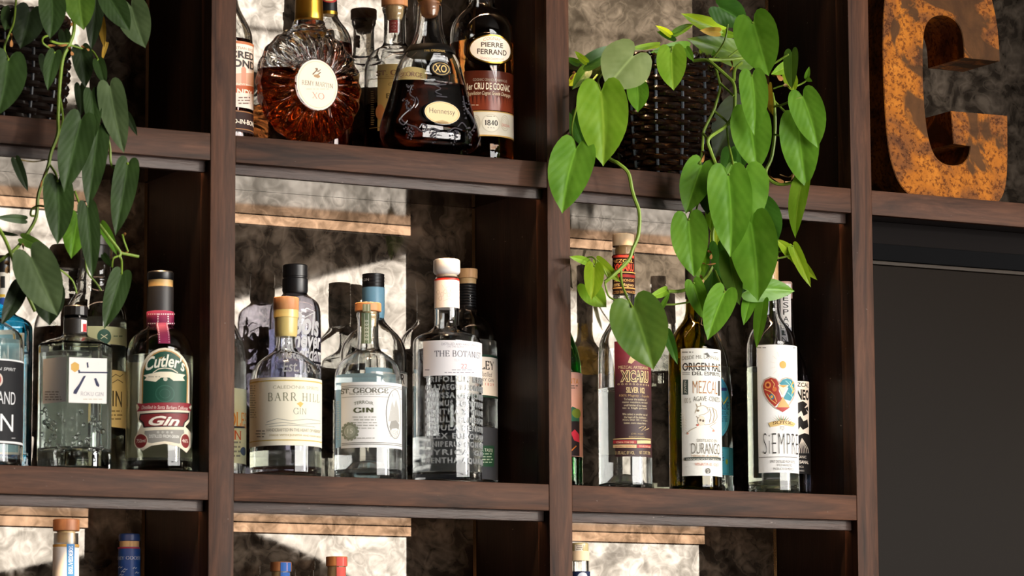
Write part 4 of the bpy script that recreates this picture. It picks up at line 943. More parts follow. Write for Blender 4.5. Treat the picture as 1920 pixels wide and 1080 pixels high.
L.text('ORGANIC', 1485, 1511, 854, 859, 'dcd9d2').text('ARTESANAL', 1480, 1515, 863, 869, 'dcd9d2', bold=.02).text('OAXACA', 1488, 1506, 873, 877, 'c4c1ba').text('HECHO EN MEXICO', 1490, 1507, 881, 884, 'c4c1ba').done()

# ---- upper bay, centre: brandies
b = bottle('brandy_bottle', 'brandy bottle with white and rust label, cut by the stile left of the decanters', 427, .100, ZA,
    [(-90, 16), (-20, 17), (10, 19), (35, 32), (55, 43), (78, 48), (250, 48.5)], GLASS, COGNAC_DK, 78, caps=[('cap', BLACK, [(-120, 18), (-80, 18)])])
L = Label('label', cyl(b), b.root, 'ddd0c6', 400, 476, 76, 200, s0=-70, s1=92)
L.band(76, 81, 'a0603c', -70, 92, 440).text('CHRISTIAN BROS', 420, 474, 87, 92, '6a4a3e').text('SACRED', 400, 474, 94, 108, '34302e', bold=.04).text('BOND', 420, 474.5, 111, 126, '34302e', bold=.04)
L.rect(441, 475, 138, 160, 'c8a08c').poly([(452, 128), (457, 124), (461, 129), (461, 160), (452, 160)], 'b88470').text('BOTTLED', 443, 472, 157, 162, 'e8dcd0').rect(400, 476, 164, 178, 'a8542f').text('BRANDY', 410, 472, 165.5, 177, 'e9dccb', bold=.02).lines(3, 444, 471, 181, 197, '6b544a', 3).done()
L = Label('lower_band', cyl(b), b.root, '2e1d1a', 400, 477, 206, 246, s0=-70, s1=95); L.text('BOTTLED-IN-BOND', 395, 476, 222, 231, 'e2d6c6', bold=.02).band(207, 208.5, '9c6a3a', -70, 95, 440).band(240, 241.5, '9c6a3a', -70, 95, 440).done()

# round fluted decanter
c = at(579, 160, .072); k = mpp(c); az = math.radians(8)
root = thing('cognac_decanter', 'round fluted glass decanter with gold neck and oval cream medallion', 'bottle', (c.x, c.y, ZA))
Zr = lambda v: at(579, v, .072).z
zc = at(579, 162, .072).z; RR = 111*k; TH = .030
nx = Vector((math.cos(az), math.sin(az), 0)); ny = Vector((math.sin(az), -math.cos(az), 0))
NF = 20
def disc_pt(rho, th, side, shrink=0., cut=None):
    """front (side 1) or back (-1) of the fluted disc; rho 0..1"""
    fl = math.cos(NF*th)
    g = math.sin(PI*min(1, max(0, (rho-.30)/.70)))
    t = (TH*math.sqrt(max(0, 1-(rho*.985)**2.6)) + .0055*fl*g*(1 if side > 0 else .8)-shrink)
    r = RR*rho*(1+.012*fl*rho**6) - shrink*rho
    z = zc+r*math.sin(th); z = max(z, ZA+.0006+shrink)
    if z < ZA+.012+shrink: z = max(z, ZA+.0006+shrink)
    if cut is not None: z = min(z, cut)
    return Vector((c.x, c.y, 0))+nx*(r*math.cos(th))+ny*(max(t, .0005)*side)+Vector((0, 0, z))
def disc(bm, shrink=0., flip=False, cut=None, nr=16, nt=192):
    for side in (1, -1):
        rows = [[bm.verts.new(disc_pt((j/nr)**.8, 2*PI*i/nt, side, shrink, cut)) for i in range(nt)] for j in range(1, nr+1)]
        cen = bm.verts.new(disc_pt(0, 0, side, shrink, cut))
        fl = flip ^ (side < 0)
        for i in range(nt):
            f = (cen, rows[0][i], rows[0][(i+1) % nt]); bm.faces.new(f[::-1] if not fl ^ False else f) if False else bm.faces.new(f if not fl else f[::-1])
        for A, B in zip(rows, rows[1:]):
            for i in range(nt):
                f = (A[i], B[i], B[(i+1) % nt], A[(i+1) % nt]); bm.faces.new(f if not fl else f[::-1])
        if side == 1: edge = rows[-1]
        else:
            for i in range(nt):
                f = (edge[i], rows[-1][i], rows[-1][(i+1) % nt], edge[(i+1) % nt]); bm.faces.new(f if not flip else f[::-1])
    bmesh.ops.remove_doubles(bm, verts=bm.verts, dist=.00001)
    bmesh.ops.recalc_face_normals(bm, faces=bm.faces)
    if flip: bmesh.ops.reverse_faces(bm, faces=bm.faces)
bm = bmesh.new(); disc(bm)
b2 = bmesh.new(); disc(b2, .0032, True)
me = bpy.data.meshes.new('tmp'); b2.to_mesh(me); b2.free(); bm.from_mesh(me); bpy.data.meshes.remove(me)
obj('glass_body', bm, GLASS, root, ang=60)
bm = bmesh.new(); disc(bm, .0028, False, cut=Zr(139)); obj('liquid', bm, COGNAC_RED, root, ang=60)
for nm, mt, pr in (('glass_neck', GLASS, [(38, 27), (44, 30), (50, 31), (58, 36), (66, 44)]), ('gold_capsule', GOLD, [(-40, 22), (-38, 25), (25, 26.5), (40, 27), (42, 26)])):
    bm = bmesh.new(); lathe(bm, c.x, c.y, [(h*k, Zr(v)) for v, h in pr], 40); obj(nm, bm, mt, root)
pm = Plane((c.x+ny.x*(TH+.0035), c.y+ny.y*(TH+.0035), 0), az)
cm = at(594, 160, c.y-TH-.0035)
bm = bmesh.new()
def medal(bm, uc, vc, ru, rv, pl, th):
    sc, tc = pl.st(uc, vc); ru2 = (pl.st(uc+ru, vc)[0]-pl.st(uc-ru, vc)[0])/2; rv2 = abs(pl.st(uc, vc-rv)[1]-pl.st(uc, vc+rv)[1])/2
    fr = []
    for f, o in ((1, -.012), (1, th*.4), (.95, th)):
        fr.append([bm.verts.new(pl.p(sc+ru2*f*math.cos(2*PI*i/48), tc+rv2*f*math.sin(2*PI*i/48), o)) for i in range(48)])
    for A, B in zip(fr, fr[1:]):
        for i in range(48): bm.faces.new((A[i], A[(i+1) % 48], B[(i+1) % 48], B[i]))
    bm.faces.new(fr[-1]); bm.faces.new(fr[0][::-1])
medal(bm, 593, 159, 41, 50, pm, .001); obj('medallion_rim', bm, GLASS, root)
L = Label('medallion', pm, root, 'f6e8d2', 555, 632, 112, 206, shape='ell', base=.0012)
L.ell(593.5, 159, 36, 44, 'e4cda6', .03).text('REMY MARTIN', 565, 623, 154, 163, '8a7458', 'serif', arch=.12).text('XO', 584, 607, 174, 186, 'cf8f78', 'serif').lines(1, 573, 616, 166, 169, 'd9c5a0', 2)
L.line([(585, 140), (592, 133), (600, 136), (590, 144), (596, 146)], 2.4, '7c5f44').line([(590, 128), (594, 134), (600, 131)], 1.6, '7c5f44').ell(593, 130, 2, 2.4, '7c5f44').ell(593, 143, 6, 3, 'b08a60').done()

b = bottle('brandy_bottle', 'round-shouldered brandy bottle with black neck capsule and gold line behind the fluted decanter', 616, .142, ZA,
    [(26, 16.5), (33, 17.5), (42, 23), (55, 34), (70, 42), (90, 45), (255, 45)], GLASS, COGNAC_DK, 84, caps=[('neck_capsule', BLACK, [(-60, 14), (-20, 15), (20, 16.5), (23, 16.8)]), ('gold_line', GOLD, [(23, 17.2), (29, 17.4)])])
L = Label('seal', cyl(b, 16.9), b.root, 'b03530', 604, 631, -14, 5, shape='ell', base=.0006); L.ell(617, -5, 10.5, 7.5, 'cdb27a').done()

b = bottle('whiskey_bottle', 'clear bottle with olive gold label and wooden cork between the two decanters', 740, .152, ZA,
    [(12, 23), (17, 24), (24, 22), (28, 20), (78, 20.5), (88, 24), (94, 36), (104, 48), (120, 56), (140, 57.5), (262, 57.5)], GLASS, COGNAC_DK, 200, 
    caps=[('cap', CAP_ORANGE, [(-6, 24), (-5, 25), (12, 25), (13, 24)]), ('cork', CORK, [(12, 17), (30, 16), (38, 13)])])
L = Label('paper_strip', cyl(b, 13.5), b.root, 'a84640', 731, 747, 38, 62, base=.001, s0=-70, s1=-5); L.text('o o o', 735, 742, 42, 58, 'd8b0a0', vert=1).done()
L = Label('label', cyl(b), b.root, 'b7a872', 690, 796, 120, 244, s0=-60, s1=100)
L.line([(692, 150), (770, 150)], 1, '7c6f40').line([(693, 241), (770, 241)], 1.4, '7c6f40').text('ST. GEORGE', 706, 790, 131, 141, '7c5f48', 'serif', .06).lines(1, 718, 760, 142, 145, '93865a', 3).text('CALIFORNIA', 728, 785, 156, 161, '6c6338', arch=.3).text('BOURBON', 724, 792, 175, 185, '55502c', 'serif', .06)
L.lines(16, 696, 703, 170, 236, 'a2945f', 4, 'l').lines(4, 716, 745, 204, 222, 'a3965f', 5).ell(713, 210, 8, 14, 'c08a5e').done()

# flared bell decanter with vine relief
c = at(806, 200, .047); k = mpp(c)*1.075; Zh = lambda v: at(806, v, .047).z
root = thing('cognac_decanter', 'flared bell-shaped decanter of dark cognac with vine relief and small oval label', 'bottle', (c.x, c.y, ZA))
hp = [(8, 20), (14, 21.5), (24, 21), (45, 22), (65, 25), (85, 33), (100, 44), (120, 58), (145, 67), (175, 74), (205, 83), (230, 92), (250, 96), (266, 94), (278, 86), (284, 74)]
b = Bottle(); b.x, b.y, b.k, b.Z, b.root = c.x, c.y, k, Zh, root
out = chaikin([(h*k, Zh(v)) for v, h in hp], 2); out = [q for q in out if q[1] > ZA+.001]+[(70*k, ZA+.0004)]
FLT = .50
bm = bmesh.new(); N0 = 56
def bell(bm, rz, flip=False, c0=False):
    rg = []
    zt, zb = rz[0][1], rz[-1][1]
    for r, z in rz:
        f = min(1, max(0, (out[0][1]-.05-z)/.045)); sy = 1+(FLT-1)*f*f*(3-2*f)
        rg.append([bm.verts.new((c.x+r*math.cos(2*PI*i/N0), c.y+r*sy*math.sin(2*PI*i/N0), z)) for i in range(N0)])
    for A, B in zip(rg, rg[1:]):
        for i in range(N0):
            f = (A[i], B[i], B[(i+1) % N0], A[(i+1) % N0]); bm.faces.new(f[::-1] if flip else f)
    f = rg[-1][::-1]; bm.faces.new(f[::-1] if flip else f)
    if c0: bm.faces.new(rg[0])
    return rg
ro = bell(bm, out); inn = [(max(r-.0028, .003), z) for r, z in out if z > ZA+.012]+[(62*k, ZA+.0105)]; inn[0] = (inn[0][0], out[0][1]); ri = bell(bm, inn, True)
for i in range(N0): bm.faces.new((ro[0][i], ro[0][(i+1) % N0], ri[0][(i+1) % N0], ri[0][i]))
obj('glass_body', bm, GLASS, root)
zl = Zh(158); li = [(r+.0006, z) for r, z in inn if z < zl]; li = [(li[0][0], zl)]+li
bm = bmesh.new(); bell(bm, li, c0=True); obj('liquid', bm, glass('black_brandy', (.07, .015, .01), 1.35), root)
for nm, mt, pr in (('gold_stopper', GOLD, [(-22, 18), (-20, 21.5), (2, 21.5), (4, 20)]), ('cork', CAP_DARK, [(4, 18), (9, 17.2), (18, 17), (30, 14), (34, 8)]), ('neck_band', plain('black_gold_band', '0c0a08', .55, 0, 0, .2), [(88, 36), (92, 38.6), (100, 45), (102, 45)])):
    bm = bmesh.new(); lathe(bm, c.x, c.y, [((h+(.5 if nm == 'neck_band' else 0))*k, Zh(v)) for v, h in pr], 40, 1, 1 if nm != 'neck_band' else .96); obj(nm, bm, mt, root)
L = Label('band_print', Cyl(c.x, c.y, 42.2*k), root, None, base=.0012); L.text('THE ORIGINAL', 795, 834, 92.5, 97, 'c9a45c').done()
def bell_front(u, v, off=0.):
    """point on the flattened bell seen at a pixel"""
    z = at(u, v, c.y-.03).z
    for _ in range(4):
        r = next((r1+(r0-r1)*((z-z1)/(z0-z1)) for (r0, z0), (r1, z1) in zip(out, out[1:]) if z1 <= z <= z0), 80*k)
        f = min(1, max(0, (out[0][1]-.05-z)/.045)); sy = 1+(FLT-1)*f*f*(3-2*f)
        d = ray(u, v); ox, oy = CAM.x-c.x, (CAM.y-c.y)/sy; dx, dy = d.x, d.y/sy
        A_, B_, C_ = dx*dx+dy*dy, ox*dx+oy*dy, ox*ox+oy*oy-r*r
        t = (-B_-math.sqrt(max(0, B_*B_-A_*C_)))/A_; p = CAM+d*t; z = p.z
    n = Vector((p.x-c.x, (p.y-c.y)/sy/sy, 0)).normalized(); return p+n*off, n
bm = bmesh.new(); R_ = random.Random(5)
def grapes(u, v, n, w, h):
    i = 0
    while i < n:
        a, q = R_.uniform(-1, 1), R_.uniform(0, 1)
        if abs(a) > 1-q*.75: continue
        p, nn = bell_front(u+a*w, v+q*h, .0001); bmesh.ops.create_icosphere(bm, subdivisions=1, radius=.0012, matrix=Matrix.Translation(p)); i += 1
for q in ((768, 158, 14, 8, 20), (766, 185, 30, 13, 24), (768, 238, 26, 12, 24), (812, 240, 28, 11, 30), (850, 244, 28, 12, 30), (874, 190, 20, 8, 34), (882, 238, 22, 9, 34)): grapes(*q)
obj('raised_grapes', bm, plain('relief_glint_grey', '4a474d', .22), root)  # grey base colour stands in for glints on the raised glass
bm = bmesh.new()
for pts in ([(772, 160), (768, 176), (778, 186), (774, 200), (760, 212), (752, 222), (762, 232), (780, 238)], [(780, 182), (784, 192), (778, 202)], [(780, 238), (790, 246), (802, 244), (812, 240), (824, 246)], [(842, 246), (852, 240), (866, 244)], [(868, 180), (872, 200), (882, 215), (890, 232), (884, 246)],
            [(756, 216), (748, 226), (756, 234), (764, 226)], [(786, 240), (792, 232), (800, 238), (796, 248)], [(858, 238), (866, 230), (874, 238)], [(816, 160), (826, 166), (816, 172), (828, 178)], [(816, 160), (836, 158)], [(818, 180), (838, 182)]):
    pp = catmull([bell_front(u, v, .0001)[0] for u, v in pts], 5); tube(bm, pp, .0009, 6)
obj('raised_vine', bm, plain('relief_glint_grey', '4a474d', .22), root)
p, n = bell_front(828, 211); az2 = math.atan2(n.x, -n.y); ph = Plane(p, az2)
bm = bmesh.new(); medal(bm, 828, 212, 35.5, 23.5, ph, .0012); obj('label_rim', bm, plain('dark_glass_rim', '17171c', .1), root)
L = Label('label', ph, root, 'eed3a4', 795, 861, 191, 233, shape='ell', base=.0016); L.ell(828, 212, 31.5, 19.5, 'd9a868', .04).text('Hennessy', 804, 852, 204, 217, '463830', bold=-.008).done()
p, n = bell_front(826, 130); px = Plane(p, math.atan2(n.x, -n.y))
L = Label('seal', px, root, '241d18', 807, 844, 116, 143, shape='ell', base=.0022); L.ell(825.5, 129.5, 16, 11.5, 'c9a45c', .1).text('XO', 814, 836, 122, 136, 'd9b56a', bold=.01).done()

b = bottle('cognac_bottle', 'tall cognac bottle with raised oval label, right of the flared decanter', 903, .089, ZA,
    [(-95, 19), (-60, 19.5), (0, 23), (14, 26), (24, 38), (36, 50), (52, 58), (75, 60), (292, 58.5)], GLASS, COGNAC, 84, foot=.012, caps=[('cap', BLACK, [(-125, 21), (-80, 21)])])
L = Label('printed_panel', cyl(b), b.root, '7a3520', 846, 958, 132, 206, s0=-62, s1=70, mat=plain('brown_print', '7a3520', .25))
L.text('COGNAC GRANDE CHAMPAGNE', 887, 950, 147, 152, 'e4cfb4').text('1er CRU DE COGNAC', 876, 955, 155, 168, 'f0e0c4', bold=.02).text('Appellation Cognac Grande Champagne', 876, 956, 171, 180, 'e4cba8', shear=.3).lines(1, 880, 898, 196, 198.5, 'e4cfb4', 2).done()
bm = bmesh.new(); pv = cyl(b); cen, zc2 = pv.st(921, 92); 
rgs = []
for f, o in ((1.18, -.001), (1.12, .0016), (1.0, .0022)):
    rgs.append([bm.verts.new(pv.p(pv.st(918.5, 92)[0]+(39*b.k*1.12)*f*math.cos(2*PI*i/48), zc2+27*b.k*f*math.sin(2*PI*i/48), o)) for i in range(48)])
for A, B in zip(rgs, rgs[1:]):
    for i in range(48): bm.faces.new((A[i], A[(i+1) % 48], B[(i+1) % 48], B[i]))
obj('raised_rim', bm, GLASS, b.root)
L = Label('oval_label', pv, b.root, 'c9a050', 880.5, 956, 65, 119, shape='ell', base=.0024, mat=GOLD)
L.ell(918.2, 92, 35.5, 24.5, 'e9e4d6').text('COGNAC', 906, 938, 73, 79, 'd28a72', arch=.6).text('PIERRE', 902, 941, 80, 89, '4a3c30', bold=.02).text('FERRAND', 895, 947, 92, 102, '4a3c30', bold=.02, arch=-.1).text('GRANDE CHAMPAGNE', 900, 942, 107, 111, 'd9a08c', arch=-.5).done()
L = Label('label', pv, b.root, 'd9d3c2', 843, 957, 208, 255, s0=-100, s1=100)
L.band(207.5, 209.5, 'c49a52', -100, 100, 903).band(252.5, 255, 'c49a52', -100, 100, 903).ell(920, 231, 17, 17, 'c6bda6', .06).ell(920, 231, 15, 15, 'e2dccb').text('1840', 909, 933, 225, 235.5, '3c342c', 'serif', .05).lines(1, 912, 928, 217, 220, '8f846c', 2).text('* * *', 914, 927, 238, 241, '6c6250')
for u0, u1 in ((884, 901), (938, 953)):
    for i in range(3): L.ell((u0+u1)/2, 231, (u1-u0)/2-i*2, 15-i*4, 'c4bba4', .12)
L.text('ORIGINAL', 940, 955, 233, 238, 'd0806e').done()

# ---- lower bay: only caps and necks reach the picture
def lower(name, label, uc, y, hw, neck_v, capsdef, body_hw, gl=GLASS, liq=GIN):
    b = bottle(name, label, uc, y, ZC, [(neck_v, hw), (neck_v+90, hw+1), (neck_v+115, hw+6), (neck_v+150, body_hw*.8), (neck_v+180, body_hw), (1505, body_hw)], gl, liq, neck_v+200, caps=capsdef); return b
b = lower('vodka_bottle', 'frosted vodka bottle neck with brown wooden stopper in the lower left bay', 122, .060, 23, 1000,
    [('stopper', CAP_DARK, [(974, 23), (975, 25), (995, 25), (996, 24)]), ('stopper_cork', CORK, [(996, 17), (1018, 17)])], 55, glass('frosted_glass', (.95, .97, 1), 1.5, .3))
L = Label('neck_sheet', cyl(b, 24), b.root, 'dcdad9', 98, 145, 1026, 1085, s0=-120, s1=100); L.band(1020, 1025, 'b98f4a', -120, 100, 122); L.rect(125, 139.5, 1020, 1084, '2a6da8').text('BELVEDERE', 128.5, 136, 1024, 1076, 'e6eef4', 'serif', vert=1).done()
b = lower('vodka_bottle', 'blue-necked vodka bottle with blue cap and cork band in the lower left bay', 241, .150, 19.5, 1030,
    [('cap', plain('blue_cap', '24407c', .4), [(1001, 18), (1003, 20), (1014, 20), (1015, 19)]), ('cork_band', CORK, [(1015, 18.5), (1026, 18.5)]), ('neck_sleeve', plain('blue_sleeve', '1c4a94', .45), [(1026, 20), (1030, 20.6), (1100, 21)])], 48)
L = Label('sleeve_print', cyl(b, 21.1), b.root, None, base=.0006); L.rect(222, 261, 1026.5, 1029, 'a03048').text('GREY GOOSE', 220, 262, 1043, 1049, 'cfd8ea', 'serif')
for (u, v) in ((226, 1064), (231, 1072), (228, 1078), (252, 1065), (256, 1074), (235, 1068)): L.line([(u-3, v+1), (u, v-2), (u+1, v+1), (u+4, v-1)], 1.2, 'dfe6f2')
L.done()
for uc, v0, wm, sc, lab in ((526, 1054, CAP_DARK, '2c5aa0', 'bottle with brown wooden cap and blue paper strip in the lower centre bay'), (631, 1044, CAP_RED, 'c4524a', 'bottle with orange wooden cap and red paper strip in the lower centre bay')):
    b = lower('liquor_bottle', lab, uc, .150, 17.5, v0+19, [('cap', wm, [(v0, 19.5), (v0+1, 20.3), (v0+17, 20.3), (v0+18, 19.5)]), ('cork', CORK, [(v0+18, 14.5), (v0+45, 14)])], 46)
    L = Label('paper_strip', cyl(b, 20.4), b.root, sc, uc+1, uc+20, v0+.5, v0+17.5, base=.0003, s0=-26, s1=40); L.line([(uc+12, v0+1), (uc+12, v0+17)], .8, 'e0a8a0').done()
    L = Label('paper_strip', cyl(b, 18.2), b.root, sc, uc+1, uc+18, v0+19, v0+60, base=.0004, s0=-26, s1=38); L.done()
b = lower('liquor_bottle', 'pale-banded bottle top with smoky cap beside the stile in the lower right bay', 1088, .100, 18, 1052,
    [('cap', plain('smoke_cap', 'b9ae80', .25), [(1018, 15), (1020, 17), (1034, 17), (1036, 16)]), ('neck_sleeve', paper('e6cfae'), [(1034, 18.5), (1052, 18.8)])], 48, GLASS, GIN_PALE)
L = Label('cap_print', cyl(b, 17.1), b.root, 'd8d2c4', 1078, 1096, 1021, 1033, s0=-60, s1=-8); L.lines(3, 1080, 1094, 1022, 1032, '7c7668', 2).done()
L = Label('label', cyl(b, 19), b.root, '1c2748', 1070, 1106, 1071, 1110, s0=-90, s1=60); L.ell(1092, 1082, 9, 9, 'c4ccd8').done()

# ------------------------------------------------------------------ plants
HEART = [(0, 0, 0), (.05, .13, -.105), (.11, .31, -.155), (.18, .52, -.160), (.25, .71, -.115), (.32, .86, -.03), (.39, .955, .075), (.46, .998, .19), (.53, .99, .305), (.60, .95, .43), (.67, .86, .55),
         (.74, .73, .66), (.80, .58, .755), (.86, .395, .845), (.91, .225, .91), (.95, .10, .955), (.98, .035, .983), (1, .004, 1)]     # half outline: parameter, across, along
def leaf(parent, kind, bu, bv, tu, tv, w, y=0., dy=-.012, twist=0., fold=.16, curl=.10, lobe=.20, name='leaf', seed=0, label=None):
    """heart-shaped blade from its notch (bu,bv) to its tip (tu,tv); w = width across in photo pixels"""
    A, T = at(bu, bv, y), at(tu, tv, y+dy)
    ax = T-A; Lg = ax.length; ax.normalize()
    view = (CAM-A).normalized()
    n = (view-ax*view.dot(ax)).normalized(); lat = ax.cross(n)
    if twist: q = Matrix.Rotation(math.radians(twist), 3, ax); n = q @ n; lat = q @ lat
    hw = w/2*mpp(A)/max(.35, abs(math.cos(math.radians(twist))))
    R = random.Random(seed*7+int(bu*3+bv)); ph = R.uniform(0, 6); wv = R.uniform(.02, .05); sk = R.uniform(-.06, .06)
    bm = bmesh.new(); uvl = bm.loops.layers.uv.new('leaf'); ss = [-1, -.93, -.8, -.62, -.42, -.2, 0, .2, .42, .62, .8, .93, 1]
    lob = min(lobe*Lg, hw*.55)/.16
    G = []
    for q, ox, oy in HEART:
        row = []; c = q**1.7
        oy = oy*(lob if oy < 0 else Lg)/Lg
        for s in ss:
            t = c+(oy-c)*abs(s)**1.15
            l = math.copysign(ox*abs(s), s)*hw; a = t*Lg
            tt = min(1, max(0, t))
            e = abs(l)/hw
            h = fold*hw*(e**1.3)*(1-tt*.6) - curl*Lg*(tt*tt) + curl*.35*Lg*tt + wv*hw*math.sin(ph+t*7+s*2.2)*e - .06*hw*math.exp(-(e*7)**2)
            h += .005*hw*math.sin((t-e*.5)*26)*math.sin(PI*min(1, e))
            v = bm.verts.new(A+ax*a+lat*(l+sk*Lg*math.sin(PI*tt)*.5)+n*h); row.append((v, s*max(ox, .05), t))
        G.append(row)
    for r0, r1 in zip(G, G[1:]):
        for i in range(len(ss)-1):
            q = [r0[i], r0[i+1], r1[i+1], r1[i]]
            f = bm.faces.new([x[0] for x in q])
            for lp, x in zip(f.loops, q): lp[uvl].uv = (x[1], x[2])
    bmesh.ops.remove_doubles(bm, verts=bm.verts, dist=1e-6); bmesh.ops.recalc_face_normals(bm, faces=bm.faces)
    return obj(name, bm, LEAF[kind], parent, ang=180, label=label)
def stem(parent, pts, r=.0018, mat=None, y=None, name='stem', n=6):
    """pts: (u, v, depth)"""
    P = catmull([at(p[0], p[1], p[2] if len(p) > 2 else y) for p in pts], n)
    bm = bmesh.new(); tube(bm, P, r); 
    return obj(name, bm, mat or STEM, parent)
def wicker():
    m, N, L, b = new_mat('dark_wicker'); n = noise(N, L, tex(N, L, (1, 1, 4)), 60, 5, .8); r = ramp(N, [(.48, lin('170c07')), (.64, lin('301b0d')), (.80, lin('8a5a2a'))])
    L.new(n.outputs['Fac'], r.inputs[0]); L.new(r.outputs[0], b.inputs['Base Color']); b.inputs['Roughness'].default_value = .22; b.inputs['Coat Weight'].default_value = .3; return m
WICKER = wicker(); STAKE = plain('painted_stake', '4c5058', .3)
def basket(root, cx, cy, zb, h, r0, r1, rows=17, stakes=13, ph=0.):
    bm = bmesh.new()
    def rad(f): return r0+(r1-r0)*f+.006*math.sin(PI*f)
    for i in range(rows):
        f = (i+.5)/rows; z = zb+.003+(h-.010)*f; r = rad(f); P = []
        for k in range(stakes*8+1):
            t = 2*PI*k/(stakes*8); w = .0026*math.cos(stakes*t+ (PI if i % 2 else 0)+ph*stakes)
            P.append((cx+(r+w)*math.cos(t), cy+(r+w)*math.sin(t), z+.0006*math.sin(3*t+i)))
        tube(bm, P, (h-.010)/rows*.54, 6, cap=False)
    obj('woven_wall', bm, WICKER, root)
    bm = bmesh.new()
    for k in range(stakes):
        t = 2*PI*(k+.5)/stakes-ph
        tube(bm, [(cx+(rad(f)+.0012)*math.cos(t), cy+(rad(f)+.0012)*math.sin(t), zb+.002+(h-.006)*f) for f in (0, .25, .5, .75, 1)], .0021, 6)
    obj('stakes', bm, STAKE, root)
    bm = bmesh.new()
    for s in (0, PI):
        tube(bm, [(cx+(rad(1)+.002+.003*math.cos(18*t+s))*math.cos(t), cy+(rad(1)+.002+.003*math.cos(18*t+s))*math.sin(t), zb+h-.004+.004*math.sin(18*t+s)) for t in [2*PI*k/144 for k in range(145)]], .0036, 6, cap=False)
    obj('rim', bm, WICKER, root)
    bm = bmesh.new(); lathe(bm, cx, cy, [(rad(1)-.006, zb+h-.016), (rad(.8)-.006, zb+h-.018), (r0-.004, zb+.001)], 32); obj('liner', bm, plain('dark_liner', '120d0a', .8), root)
    bm = bmesh.new(); R = random.Random(2)
    lathe(bm, cx, cy, [(rad(1)-.008, zb+h-.013), (rad(1)-.008, zb+h-.0158)], 24); obj('soil', bm, plain('soil', '221710', .95), root)

